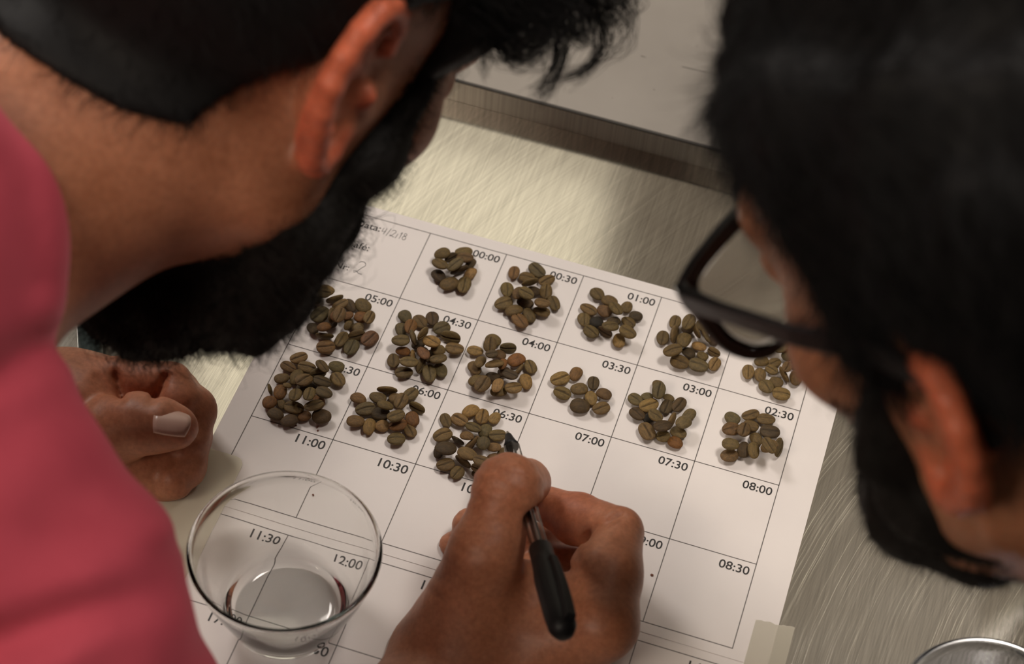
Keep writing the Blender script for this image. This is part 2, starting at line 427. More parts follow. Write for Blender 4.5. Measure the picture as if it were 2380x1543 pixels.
def scrawl(strokes, ox, oy, s, name):
    mb = MB()
    for st in strokes:
        mb.tube([((ox + a * s) * U, -(oy - b * s) * U, .00006) for a, b in st], .00016, 5)
    return link(name, mb.mesh(name), pencil_m, s1)
def arc(cx, cy, rx, ry, a0, a1, n=9):
    return [(cx + rx * math.cos(math.radians(a0 + (a1 - a0) * i / (n - 1))), cy + ry * math.sin(math.radians(a0 + (a1 - a0) * i / (n - 1)))) for i in range(n)]
two = arc(.25, .75, .22, .22, 160, -60) + [(.15, .1), (0, .0), (-.05, .12), (.1, .16), (.3, .0), (.5, .02)]
date = [[(0, .9), (-.08, .35), (.35, .42)], [(.32, .95), (.22, 0)], [(.75, 1.05), (.55, -.1)], [(.95 + a, b) for a, b in two], [(1.7, .6), (1.6, -.1)],
        [(1.95, .7), (2.1, .95), (2.02, 0)], [(a, b) for a, b in arc(2.5, .75, .15, .2, -90, 270)], [(a, b) for a, b in arc(2.5, .25, .2, .28, 90, 450)]]
scrawl(date, .43, .225, .115, 'handwritten_date')
scrawl([[(a, b) for a, b in two]], .33, .955, .21, 'handwritten_number')

# ------------------------------------------------------------------ tape, crumbs
tape_m = mat('matte_tape', (.90, .85, .70), .3, **{'Alpha': .55})
tape2_m = mat('matte_tape_pale', (.70, .66, .56), .3, **{'Alpha': .42})
def tape(x0, x1, y0, y1, round_r, label, m, jag=0):
    pts = [(x0, y1), (x0, y0)]
    if jag:
        rr = random.Random(4); n = 14
        for i in range(1, n): pts.append((x0 + (x1 - x0) * i / n, y0 - jag * (i / n) * 1.0 + rr.uniform(-.012, .012)))
    if round_r: pts += [(x1 - round_r + round_r * math.sin(a), y0 + round_r - round_r * math.cos(a)) for a in np.linspace(0, math.pi / 2, 7)]
    else: pts.append((x1, y0 - jag))
    pts.append((x1, y1))
    n = len(pts); z0, z1 = .00056, .00062
    V = [(a * U, -b * U, z1) for a, b in pts] + [(a * U, -b * U, z0) for a, b in pts]
    Fc = [tuple(range(n))[::-1], tuple(range(n, 2 * n))] + [(i, (i + 1) % n, n + (i + 1) % n, n + i) for i in range(n)]
    return tag(link('tape_strip', new_mesh('tape_strip', V, Fc, False), m), label, 'tape')
tape(-.62, .175, 4.06, 6.3, .12, 'yellowish tape strip holding the sheets beside the clenched fist', tape_m)
tape(6.158, 6.585, 4.175, 6.3, 0, 'pale torn tape strip on the sheet edge below the 08:30 cell', tape2_m, jag=.05)
crumb_m = mat('brown_crumb', (.16, .055, .03), .7)
def crumb(px, py, mm, label, seed, elong=1.0):
    rr = random.Random(seed); V = []; Fc = []; n = 8
    for i in range(5):
        ph = math.pi * i / 4
        for k in range(n):
            th = 2 * math.pi * k / n; j = rr.uniform(.6, 1.2)
            V.append((j * mm * elong * math.sin(ph) * math.cos(th), j * mm * math.sin(ph) * math.sin(th), mm * .7 * (1 + math.cos(ph)) * .5))
    for i in range(4):
        for k in range(n): Fc.append((i * n + k, i * n + (k + 1) % n, (i + 1) * n + (k + 1) % n, (i + 1) * n + k))
    P = on(px, py, .0005)
    o = tag(link('crumb', new_mesh('crumb', np.array(V) * .001, Fc, False), crumb_m, None, P), label, 'crumb'); return o
crumb(738, 993, .9, 'tiny reddish brown chaff crumb above the printed 11:00', 1, .6)
crumb(739, 1001, .6, 'lower smaller chaff crumb just above the printed 11:00', 6)
crumb(687, 989, .8, 'tiny brown crumb on the grid line under the 05:30 pile', 2)
crumb(1515, 1337, .8, 'tiny tan crumb on paper in the 09:00 cell', 3)
crumb(730, 1149, .7, 'tiny crumb on paper in the 11:00 cell behind the glass rim', 5)

# ------------------------------------------------------------------ glasses of water size, empty
glass_m = mat('clear_glass', (.97, .975, .96), .02, 0, .5, **{'Transmission Weight': 1.0, 'IOR': 1.46})
blue_m = mat('bluish_glass', (.80, .84, .95), .03, 0, .5, **{'Transmission Weight': 1.0, 'IOR': 1.46})
def tumbler(name, loc, rr, rb, h, label, m, th=.0017):
    prof = [(0, .0), (rb - .004, .0), (rb, .0015), (rb + .001, .005)]
    for i in range(1, 9):
        f = i / 8; prof.append((rb + .001 + (rr - rb - .001) * (1 - (1 - f) ** 1.25), .005 + (h - .005) * f))
    lip = .0012
    prof += [(rr + lip * .6, h + lip * .5), (rr + lip * .2, h + lip * 1.4), (rr - lip, h + lip * 1.4), (rr - lip * 1.5, h + lip * .4)]
    for i in range(8, 0, -1):
        f = i / 8; prof.append((rb + .001 + (rr - rb - .001) * (1 - (1 - f) ** 1.25) - th, .0065 + (h - .0065) * f))
    prof += [(rb - .003, .0055), (rb - .007, .0045), (0, .0042)]
    me = MB().lathe(prof, 96).mesh(name, True)
    o = link(name, me, m, None, loc); return tag(o, label, 'glass')
# ------------------------------------------------------------------ pen with its cap posted, marker
clear_m = mat('clear_plastic', (.98, .98, .98), .02, 0, .5, **{'Transmission Weight': 1.0, 'IOR': 1.42})
black_m = mat('black_plastic', (.005, .005, .006), .5, 0, .25)
inkt_m = mat('dark_ink_tube', (.012, .010, .010), .3)
metal_m = mat('pen_metal', (.55, .5, .42), .3, 1.0)
PEN_TIP = at(1179, 1003, .987)
def _tail():
    lo, hi = .75, .98
    for _ in range(40):
        md = (lo + hi) / 2
        if np.linalg.norm(at(1311, 1470, md) - PEN_TIP) > .158: lo = md
        else: hi = md
    return at(1311, 1470, lo)
PEN_TAIL = _tail()
_pd = (PEN_TAIL - PEN_TIP) / np.linalg.norm(PEN_TAIL - PEN_TIP)
def pen_at(s): return PEN_TIP + _pd * s
pen = tag(empty('ballpoint_pen', PEN_TIP), 'clear barrelled ballpoint pen with black cap pushed on its end, held in the writing hand', 'pen')
pq = Vector(_pd).to_track_quat('Z', 'Y'); pen.rotation_mode = 'QUATERNION'
pen.rotation_quaternion = pq @ Matrix.Rotation(math.radians(-25), 4, 'Z').to_quaternion()
link('writing_tip', MB().lathe([(0, 0), (.0005, .0002), (.0011, .0022), (.0012, .0045)], 16).mesh('writing_tip', True), metal_m, pen)
link('tip_cone', MB().lathe([(.0012, .0035), (.0016, .0036), (.0030, .0110), (.0036, .0125), (.0036, .0140), (0, .0140)], 24).mesh('tip_cone', True), black_m, pen)
bm_ = MB(); n6 = 6; V = []; zs = [.0140, .0150, .135]
for rI in (.0042, .0036):
    for z in zs:
        for k in range(n6):
            a = math.pi / 3 * k; r = rI * (.86 if z == .0140 else 1); V.append((r * math.cos(a), r * math.sin(a), z))
Fc = []
for g in range(2):
    for i in range(2):
        for k in range(n6):
            q = (g * 18 + i * 6 + k, g * 18 + i * 6 + (k + 1) % 6, g * 18 + (i + 1) * 6 + (k + 1) % 6, g * 18 + (i + 1) * 6 + k)
            Fc.append(q if g == 0 else q[::-1])
for k in range(6):
    Fc.append((k, 18 + k, 18 + (k + 1) % 6, (k + 1) % 6)); Fc.append((12 + k, 12 + (k + 1) % 6, 30 + (k + 1) % 6, 30 + k))
bar = link('barrel', bm_.add(V, Fc).mesh('barrel'), clear_m, pen); bevel(bar, .0004)
link('ink_tube', MB().lathe([(0, .0145), (.0016, .0145), (.0016, .128), (0, .128)], 12).mesh('ink_tube', True), inkt_m, pen)
capm = MB().lathe([(.0044, .098), (.0052, .098), (.0055, .110), (.0058, .114), (.0064, .120), (.0064, .146), (.0060, .154), (.0045, .1578), (.002, .1592), (0, .1594)], 28)
link('cap', capm.mesh('cap', True), black_m, pen)
clip = MB()
zz_ = np.linspace(.1125, .156, 10)
V = []; Fc = []
for z in zz_:
    f = (z - .1125) / (.156 - .1125); wd = .0020 + .0008 * f; y0 = .0045; y1 = .0078 + .0014 * math.sin(f * math.pi * .9)
    V += [(-wd, y0, z), (wd, y0, z), (wd * .8, y1, z), (-wd * .8, y1, z)]
for i in range(9):
    for k in range(4): Fc.append((i * 4 + k, i * 4 + (k + 1) % 4, (i + 1) * 4 + (k + 1) % 4, (i + 1) * 4 + k))
Fc += [(3, 2, 1, 0), (36, 37, 38, 39)]
bevel(link('pocket_clip', clip.add(V, Fc).mesh('pocket_clip'), black_m, pen), .0006)

teal_m = mat('teal_plastic', (.035, .055, .055), .4)
A, B = on(211, 822, .0075), on(203, 660, .0075); dirm = (B - A) / np.linalg.norm(B - A)
mk = tag(empty('marker_pen', A), 'blue grey marker with slanted black cap lying on the table under the beard', 'pen')
mk.rotation_mode = 'QUATERNION'; mk.rotation_quaternion = Vector(dirm).to_track_quat('Z', 'Y')
link('barrel', MB().lathe([(0, -.055), (.0058, -.055), (.0062, -.052), (.0062, .0205), (0, .0205)], 24).mesh('barrel', True), teal_m, mk)
cm = MB().lathe([(.0064, 0), (.0072, .0), (.0072, .0), (.0070, .03), (.005, .033), (0, .0335)], 28)
cv_ = np.array(cm.v); f_ = cv_[:, 2] < .001; cv_[f_, 2] += .0145 + cv_[f_, 0] * 1.1; cm.v = [tuple(v) for v in cv_]
link('cap', cm.mesh('cap', True), black_m, mk)

tumbler('drinking_glass', (*on(666, 1425)[:2], .00060), .0425, .0262, .050, 'empty clear glass standing on the time sheets beside the pink sleeve', glass_m)
tumbler('drinking_glass', (*on(2238, 1830)[:2], .0002), .0420, .0262, .055, 'empty glass with a bluish rim on the bare steel below the bearded chin with glasses', blue_m)
tumbler('drinking_glass', (*on(2512, 1428)[:2], .0002), .0390, .0255, .052, 'clear glass at the photo edge half hidden by the beard of the man in glasses', glass_m)

# ------------------------------------------------------------------ green coffee beans: every bean placed singly
def bean_mesh(seed, bend=0., open_=1.):
    rr = random.Random(seed); nl, na = 13, 28; V = []; Cc = []; Fc = []
    sx = rr.uniform(-.07, .07); ph = rr.uniform(0, 6.28); gw = .070 * open_
    for i in range(nl + 1):
        th = math.pi * i / nl; X = -math.cos(th); s = max(0., math.sin(th)) ** .9
        for k in range(na):
            a = 2 * math.pi * k / na + math.pi / 2
            a = a - .28 * math.sin(2 * (a - math.pi / 2)) * (1 if math.sin(a) > 0 else 0)
            y = s * math.cos(a); z = math.sin(a)
            top = z > 0
            zz = s * (.42 * abs(z) ** .75 if top else -.58 * abs(z) ** .95)
            cy = sx * math.sin(X * 2.6 + ph) - .02
            g = 0
            if top:
                g = math.exp(-((y - cy) / gw) ** 2) * max(0, 1 - abs(X) ** 5) * min(1, z * 1.6)
                zz -= .30 * g; zz += .06 * s * math.exp(-((abs(y - cy) - .22) / .16) ** 2)
            y *= 1 + .07 * math.sin(X * 2 + ph) ; zz += bend * X * X
            V.append((X * .5, y * .5, zz * .5)); Cc.append((g, 0, 0))
    for i in range(nl):
        for k in range(na): Fc.append((i * na + k, i * na + (k + 1) % na, (i + 1) * na + (k + 1) % na, (i + 1) * na + k))
    me = new_mesh('coffee_bean', np.array(V), np.array(Fc), True, np.array(Cc)); return me
bean_m = mat('green_coffee', (.2, .15, .07), .62, 0, .35); t = NT(bean_m)
oi = t.n('ShaderNodeObjectInfo'); p = t.obj()
mp = t.n('ShaderNodeMapping'); t.l(p, mp.inputs[0]); mp.inputs['Scale'].default_value = (3, 5, 5)
cmb = t.n('ShaderNodeCombineXYZ'); t.l(t.math('MULTIPLY', oi.outputs['Random'], 40), cmb.inputs[0]); t.l(cmb.outputs[0], mp.inputs['Location'])
n1 = t.noise(mp.outputs[0], 1.2, 5, .65); n2 = t.noise(mp.outputs[0], 9, 2)
c = t.mix(1.0, oi.outputs['Color'], t.ramp(n1, [(.25, (.50, .47, .42)), (.5, (1, 1, 1)), (.75, (1.5, 1.38, 1.15))]), 'MULTIPLY')
c = t.mix(1.0, c, t.ramp(n2, [(.3, (.70, .68, .64)), (.7, (1.25, 1.22, 1.16))]), 'MULTIPLY')
at_ = t.n('ShaderNodeAttribute', attribute_name='tint'); sp = t.n('ShaderNodeSeparateColor'); t.l(at_.outputs['Color'], sp.inputs[0])
c = t.mix(t.math('MULTIPLY', sp.outputs[0], .85), c, (.020, .013, .006)); t.l(c, t.b.inputs['Base Color'])  # groove shade put into the colour along the crease
t.bump(t.math('ADD', n1, t.math('MULTIPLY', n2, .4)),   .55, .0006)
VAR = [bean_mesh(s, b, o) for s, b, o in ((1, .0, 1), (2, .10, .9), (3, -.06, 1.25), (4, .0, .7), (5, .14, 1.1), (6, .05, 1))]
for v in VAR: v.materials.append(bean_m)
TINT = {'o': ((.150, .108, .046), 'olive brown'), 't': ((.250, .170, .070), 'pale tan'), 'r': ((.185, .092, .032), 'orange brown'), 'b': ((.160, .100, .046), 'brown'),
        'd': ((.080, .055, .028), 'dark brown'), 'k': ((.022, .018, .012), 'blackish'), 'g': ((.128, .102, .050), 'grey green'), 'e': ((.180, .092, .048), 'reddish')}
FACE = {'c': 'crease up', 'b': 'rounded back up', 's': 'on its side'}
Z1 = (580, 640, 3.673); Z2 = (980, 540, 3.674); Z3 = (980, 740, 3.858); Z4 = (1440, 700, 3.763)
PILES = [
('05:00', Z1, '560 180 100 130 95 bg,652 135 150 140 110 ct,728 203 15 145 50 so,620 252 170 140 80 co,775 252 20 135 80 co,855 255 120 120 95 cd,968 258 130 135 110 bo,600 335 40 160 120 cg,705 345 75 130 60 so,765 335 65 130 85 cb,838 345 10 98 90 br,960 358 170 130 90 br,1020 405 60 110 90 co,540 455 110 100 90 bd,635 440 30 115 95 br,750 445 50 125 90 br,838 458 60 80 50 bo,922 442 10 105 95 bg,640 517 175 145 75 so,785 545 60 140 100 co,915 512 10 140 60 so,1025 540 40 150 115 ce,650 612 5 150 110 cb,868 615 60 140 115 cg,690 410 30 110 80 bd,850 405 100 100 80 bd'),
('04:30', Z1, '1328 350 120 115 100 bg,1295 460 90 110 105 bg,1375 435 70 125 85 cr,1455 395 130 130 95 co,1560 370 90 115 110 cd,1640 450 25 140 95 cg,1290 560 0 145 90 co,1400 530 100 130 65 so,1480 510 45 125 85 so,1555 555 145 150 105 ct,1715 530 165 165 80 so,1750 625 170 150 105 co,1310 645 170 120 90 br,1400 655 90 110 75 st,1485 650 110 135 95 be,1610 635 20 120 90 bo,1610 705 10 140 100 co,1228 725 90 120 105 co,1360 738 5 150 90 co,1460 770 60 130 65 so,1318 828 5 145 95 co,1535 840 95 150 105 cg,1633 810 110 130 90 bg,1440 590 30 110 80 bd,1540 690 80 110 80 bd'),
('05:30', Z1, '420 705 20 145 90 ct,330 780 150 130 85 cb,490 785 165 150 90 co,622 775 130 125 80 co,742 780 165 130 85 bg,275 880 15 125 90 bo,400 870 70 140 100 bo,465 890 35 150 110 co,585 835 15 140 80 so,620 905 170 150 95 cd,755 890 120 130 115 co,175 970 100 85 65 so,262 995 80 125 115 br,320 940 0 70 50 bo,390 1015 80 125 115 co,510 1015 75 130 105 co,635 1000 160 140 110 cg,170 1085 60 115 110 br,275 1100 120 90 70 bo,595 1075 110 110 90 br,380 1130 165 160 110 co,550 1115 20 165 85 co,222 1185 150 130 115 bd,340 1240 20 145 95 bd,468 1200 30 110 95 br,615 1205 0 155 120 bd,450 960 30 110 80 bd,540 930 90 100 80 bd'),
('06:00', Z1, '1175 975 175 165 85 so,1375 1015 40 130 105 co,930 1050 150 130 100 bb,1095 1045 160 140 95 bo,1255 1055 160 125 90 bo,990 1110 15 165 110 cg,1160 1110 170 135 85 bo,1290 1115 60 130 110 co,1430 1130 155 140 85 so,1118 1180 5 150 115 bd,1250 1200 20 145 105 co,1390 1225 110 130 115 br,905 1245 175 145 115 bb,1022 1290 75 140 105 bt,1133 1285 5 115 95 bt,1265 1275 20 150 95 cr,1370 1325 120 120 95 co,1252 1395 5 145 105 co'),
('06:30', Z3, '440 830 30 150 110 bt,545 875 75 135 120 ct,655 895 50 115 90 bt,218 915 110 130 95 co,340 910 150 145 115 ct,465 975 150 150 85 co,570 1005 60 130 110 bg,188 1045 25 165 120 co,680 1050 5 145 105 co,405 1055 160 120 80 bb,325 1095 150 120 80 sd,440 1125 40 150 85 sb,530 1095 150 125 90 so,215 1165 10 190 110 bd,150 1200 80 110 90 bd,548 1165 70 110 110 bg,650 1155 170 120 80 bb,410 1215 165 175 105 bo,650 1240 10 120 80 bb,720 1200 60 90 70 bo,215 1285 15 155 110 co,375 1280 145 160 60 so,540 1280 165 155 105 co,510 1345 160 130 80 so,318 1385 50 130 105 co,500 1395 160 100 70 bd'),
('04:00', Z3, '640 200 165 140 100 bo,612 250 80 125 115 co,480 290 170 140 85 ct,775 265 175 140 80 sg,700 325 150 110 90 bb,625 355 10 105 85 cd,850 370 30 150 120 br,525 390 60 120 90 bo,725 410 80 110 80 br,650 435 5 160 85 bo,475 445 120 130 105 bo,975 430 110 130 105 co,870 465 50 120 70 so,640 525 170 130 80 bd,790 545 150 140 90 cd,935 565 100 140 115 bt,495 560 10 145 110 bo,540 635 50 150 120 co,680 600 70 130 105 bt,690 655 5 140 90 bo,818 650 10 145 115 ct,740 480 20 110 80 bd'),
('03:30', Z3, '1240 540 20 165 110 ct,1383 497 60 130 105 bb,1540 580 85 120 110 cd,1413 632 10 145 110 bo,1260 668 155 155 100 co,1635 675 155 135 105 bb,1520 715 100 130 100 bt,1420 785 170 170 115 bd,1610 805 20 145 110 co'),
('00:00', Z2, '175 180 10 130 85 bo,360 165 5 140 75 bo,250 215 20 110 60 sd,370 215 165 140 80 cb,160 265 140 135 100 co,285 275 30 140 85 cg,420 265 50 100 70 bd,320 320 20 150 70 sd,145 370 130 125 95 bd,418 350 60 110 95 bt,237 440 20 155 100 bo,362 450 75 140 100 co'),
('00:30', Z2, '788 345 80 110 100 cb,985 325 135 150 100 cg,900 385 170 130 75 co,925 430 10 140 60 so,1070 408 25 135 80 co,730 488 95 125 105 co,828 510 70 120 90 bb,955 500 170 120 85 bd,1062 500 80 130 105 co,700 605 20 150 95 co,890 555 155 130 85 co,885 600 160 140 80 bd,1030 605 165 130 90 cb,1130 605 110 130 80 co,788 665 20 140 100 bo,1025 675 165 140 85 co,920 705 110 130 95 bo,840 755 130 145 110 cb'),
('01:00', Z2, '1500 525 130 120 95 co,1605 585 165 135 90 bo,1425 655 150 145 85 co,1560 672 150 125 100 bb,1660 650 120 125 100 co,1750 640 60 100 95 bo,1830 715 170 110 95 bd,1388 745 90 115 110 cg,1490 765 10 115 100 bk,1765 765 140 120 85 co,1640 760 20 110 80 bd,1612 800 15 135 95 co,1565 850 150 130 90 sd,1447 850 140 130 105 co,1760 855 150 145 105 co,1685 925 90 120 105 bt'),
('01:30', Z4, '485 185 70 120 100 co,605 185 60 130 90 co,740 220 130 140 100 co,378 320 80 125 105 co,480 290 70 140 85 so,565 330 75 145 125 bo,665 285 120 130 65 so,755 330 110 120 70 so,825 340 70 100 90 bd,465 425 15 155 100 co,605 450 140 120 95 bd,695 395 165 125 70 bt,825 445 155 115 75 so,725 480 150 100 90 bo,525 530 160 160 120 co,690 560 160 170 110 cg,830 550 60 120 105 ct,600 240 30 110 80 bd'),
('02:00', Z4, '1290 420 20 140 90 bo,1420 400 20 130 90 co,1480 470 30 120 100 bg,1360 535 20 100 80 co,1250 490 10 120 80 bo,1125 620 85 125 105 ct,1230 645 90 120 105 bo,1330 600 150 110 75 co,1440 640 120 140 60 so,1465 575 60 110 70 cb,1550 645 80 130 100 bb,1370 710 150 120 90 bo,1285 745 130 130 115 cg,1415 810 170 150 110 ct,1540 560 100 100 90 bd'),
('03:00', Z4, '340 745 90 110 110 bo,340 795 80 130 120 cg,140 860 140 130 105 cg,240 835 5 100 80 bg,430 845 150 100 70 bo,255 910 20 160 105 ct,410 925 70 125 110 cd,520 905 50 140 90 cd,155 985 140 140 105 cd,315 1000 150 130 90 co,605 1000 50 135 100 bg,560 1060 40 140 115 bg,460 1040 60 130 70 so,375 1090 20 150 105 cd,240 1140 120 165 125 co,515 1150 160 140 85 bo,380 1180 10 120 90 co,488 1235 150 130 115 br,260 1020 30 110 80 bk'),
('02:30', Z4, '985 1025 140 135 100 bg,1145 995 20 145 90 co,1280 1030 175 155 85 co,975 1115 15 145 105 cb,1148 1090 160 135 95 bo,1080 1155 70 120 115 cb,1315 1140 175 165 115 cd,1195 1205 120 120 95 bo,970 1255 170 145 100 bo,1085 1300 80 140 105 bd,1172 1305 95 135 80 bo,1310 1270 20 140 110 bo,1390 1280 70 150 95 so,960 1350 10 145 105 bb,1280 1370 130 150 85 co'),
]
WORDS = {'00:00': 'double zero', '00:30': 'zero thirty', '01:00': 'one hundred', '01:30': 'one thirty', '02:00': 'two hundred', '02:30': 'two thirty', '03:00': 'three hundred', '03:30': 'three thirty',
         '04:00': 'four hundred', '04:30': 'four thirty', '05:00': 'five hundred', '05:30': 'five thirty', '06:00': 'six hundred', '06:30': 'six thirty'}
RES = .0004; HX0, HY0 = -.02, -.24
HM = np.full((int(.32 / RES), int(.26 / RES)), .00042)
rb = random.Random(11); used = {}
ORD = ['topmost', 'second', 'third', 'fourth', 'fifth', 'sixth', 'seventh', 'eighth', 'ninth', 'tenth', 'eleventh', 'twelfth', 'thirteenth', 'fourteenth']
for time_, (ox, oy, sc), data in PILES:
    beans = []
    for it in data.split(','):
        x, y, ang, L, Wd, k = it.split()
        beans.append([ox + float(x) / sc, oy + float(y) / sc, math.radians(float(ang)), float(L) / sc, float(Wd) / sc, k[0], k[1]])
    cx = sum(b[0] for b in beans) / len(beans); cy = sum(b[1] for b in beans) / len(beans)
    rad = max(math.hypot(b[0] - cx, b[1] - cy) for b in beans)
    lab = {}
    for b in beans:
        dx, dy = b[0] - cx, b[1] - cy
        if math.hypot(dx, dy) < rad * .36: s = 'middle'
        else: s = ['eyeglasses side', 'far eyeglasses corner', 'far edge', 'far sleeve corner', 'pink sleeve side', 'near sleeve corner', 'near edge', 'near eyeglasses corner'][int(((math.degrees(math.atan2(-dy, dx)) + 22.5) % 360) // 45)]
        b.append(s); lab.setdefault((b[6], b[5], s), []).append(b)
    where = WORDS[time_]
    for (tn, fc, s), bs in lab.items():
        bs.sort(key=lambda b: b[1])
        for i, b in enumerate(bs):
            pre = '' if len(bs) == 1 else (('upper ' if i == 0 else 'lower ') if len(bs) == 2 else ORD[i] + ' ')
            b.append('%s%s bean, %s, %s of the %s pile' % (pre, TINT[tn][1], FACE[fc], s, where))
    order = sorted(beans, key=lambda b: (0 if b[6] in 'dk' and b[5] == 'b' else 1 if b[5] == 's' else 2 if b[5] == 'b' else 3, -math.hypot(b[0] - cx, b[1] - cy)))
    for x, y, ang, L, Wd, fc, tn, s, label in order:
        z = .004
        for _ in range(3):
            P = on(x, y, z)
            e = np.array([math.cos(ang), -math.sin(ang)])
            Lw = np.linalg.norm(on(x + e[0] * L / 2, y + e[1] * L / 2, z) - on(x - e[0] * L / 2, y - e[1] * L / 2, z))
            dv = on(x + e[0] * 5, y + e[1] * 5, z) - P; yaw = math.atan2(dv[1], dv[0])
            Ww = np.linalg.norm(on(x + e[1] * Wd / 2, y - e[0] * Wd / 2, z) - on(x - e[1] * Wd / 2, y + e[0] * Wd / 2, z))
            vert = abs(e[1])                                          # foreshortening reads thickness as length
            Lw2 = min(Lw * (1.10 - .10 * vert), .0128); Ww2 = max(min(Ww * 1.06, Lw2 * .88), Lw2 * .66)
            if fc == 's': Ww2 = Lw2 * .72
            T = Ww2 * .80
            a_, b_, c_ = Lw2 / 2, (Ww2 / 2 if fc != 's' else T / 2), (T / 2 if fc != 's' else Ww2 / 2 * .95)
            i0, j0 = int((P[0] - HX0) / RES), int((P[1] - HY0) / RES); n = int(a_ / RES) + 2
            ii, jj = np.meshgrid(np.arange(i0 - n, i0 + n + 1), np.arange(j0 - n, j0 + n + 1), indexing='ij')
            ii = np.clip(ii, 0, HM.shape[0] - 1); jj = np.clip(jj, 0, HM.shape[1] - 1)
            X = HX0 + ii * RES - P[0]; Y = HY0 + jj * RES - P[1]
            u_ = (X * math.cos(yaw) + Y * math.sin(yaw)) / a_; v_ = (-X * math.sin(yaw) + Y * math.cos(yaw)) / b_
            q = u_ * u_ + v_ * v_
            core = q < .48
            hh_ = HM[ii, jj]
            zc = (hh_ + c_ * np.sqrt(np.clip(1 - q, 0, 1)))[core].max()
            z = min(zc, .0135)
        # lean with the support
        ww = core & (hh_ < .02)
        Xc, Yc, Hc = X[ww], Y[ww], hh_[ww]
        sx_ = (Xc * (Hc - Hc.mean())).sum() / max((Xc * Xc).sum(), 1e-12); sy_ = (Yc * (Hc - Hc.mean())).sum() / max((Yc * Yc).sum(), 1e-12)
        sl = math.hypot(sx_, sy_); lim = .22
        if sl > lim: sx_ *= lim / sl; sy_ *= lim / sl
        inside = q < 1
        top = z + c_ * np.sqrt(np.clip(1 - q, 0, 1)) * .8
        HM[ii[inside], jj[inside]] = np.maximum(hh_[inside], top[inside])
        o = link('coffee_bean', VAR[rb.randrange(len(VAR))], None, None, (P[0], P[1], z))
        roll = {'c': rb.uniform(-.15, .15), 'b': math.pi + rb.uniform(-.2, .2), 's': rb.choice([-1, 1]) * rb.uniform(1.1, 1.4)}[fc]
        nrm = Vector((-sx_, -sy_, 1)).normalized()
        o.rotation_mode = 'QUATERNION'
        o.rotation_quaternion = Vector((0, 0, 1)).rotation_difference(nrm) @ Matrix.Rotation(yaw, 4, 'Z').to_quaternion() @ Matrix.Rotation(roll, 4, 'X').to_quaternion()
        o.scale = (Lw2, Ww2, T)
        c0 = TINT[tn][0]; j = rb.uniform(.66, .96); o.color = (c0[0] * j * rb.uniform(1.02, 1.16), c0[1] * j, c0[2] * j * rb.uniform(.78, .95), 1)
        tag(o, label, 'bean', 'coffee beans in the ' + time_ + ' cell')
# ------------------------------------------------------------------ people
class Frame:
    """Head frame: local x = the person's right, y = facing, z = crown."""
    def __init__(s, f, u, ear_local, ear_world):
        f = cam_dir(f); u = cam_dir(u); u = u - f * (u @ f); u /= np.linalg.norm(u); r = np.cross(f, u)
        s.M = np.stack([r, f, u], 1); s.o = np.asarray(ear_world) - s.M @ np.asarray(ear_local, float)
    def loc(s, p): return (p - s.o) @ s.M
    def wld(s, q): return np.asarray(q, float) @ s.M.T + s.o

HELIX = np.array([(0, 16), (3, 25), (9, 31), (17, 33), (25, 30), (31, 23), (34, 13), (33, 2), (29, -8), (23, -16), (17, -22)]) * .001
LOBE = np.array([(17, -22), (12, -28), (5, -31), (-1, -27), (-3, -20)]) * .001
ANTI = np.array([(10, 22), (17, 18), (22, 9), (22, -2), (17, -12), (9, -17)]) * .001
def ear_axes(flare):
    t = .20
    eu = np.array([0, -math.sin(t), math.cos(t)]); eb0 = np.array([0, -math.cos(t), -math.sin(t)]); eo = np.array([1., 0, 0])
    c, s_ = math.cos(flare), math.sin(flare)
    return eu, c * eb0 + s_ * eo, c * eo - s_ * eb0
def ear_sdf(q, flare=.56, es=1.03):
    q = q.copy(); q[:, 0] = np.abs(q[:, 0])
    eu, eb, en = ear_axes(flare)
    root = np.array([.0715, -.010, -.002])
    def E(b, u, n=0.): return root + es * (b * eb + u * eu + n * en)
    hel = [E(b, u, .003) for b, u in HELIX]; lob = [E(b, u, .0015) for b, u in LOBE]; an = [E(b, u, .001) for b, u in ANTI]
    d = chain(q, hel, [.0040, .0044, .0047, .0047, .0046, .0045, .0043, .0042, .0042, .0043, .0046], .002)
    d = smin(d, chain(q, lob, [.0042, .0052, .0056, .005, .0045], .003), .003)
    l = np.stack([(q - root) @ eb, (q - root) @ eu, (q - root) @ en], 1) / es
    plate = ell(l, (.015, .002, -.0022 ), (.0185, .030, .0027)) * es
    d = smin(d, plate, .004)
    d = smin(d, chain(q, an, [.0030, .0032, .0034, .0032, .0034, .0036], .003), .003)
    base = ell(l, (.008, .0, -.007), (.011, .021, .008)) * es          # back of the concha joining the skull
    d = smin(d, base, .005)
    d = smin(d, ball(q, E(-.002, -.003, .004), .0042), .004)            # tragus
    d = smax(d, -ell(l, (.010, -.004, .005), (.0095, .0125, .0065)) * es, .003)
    return d
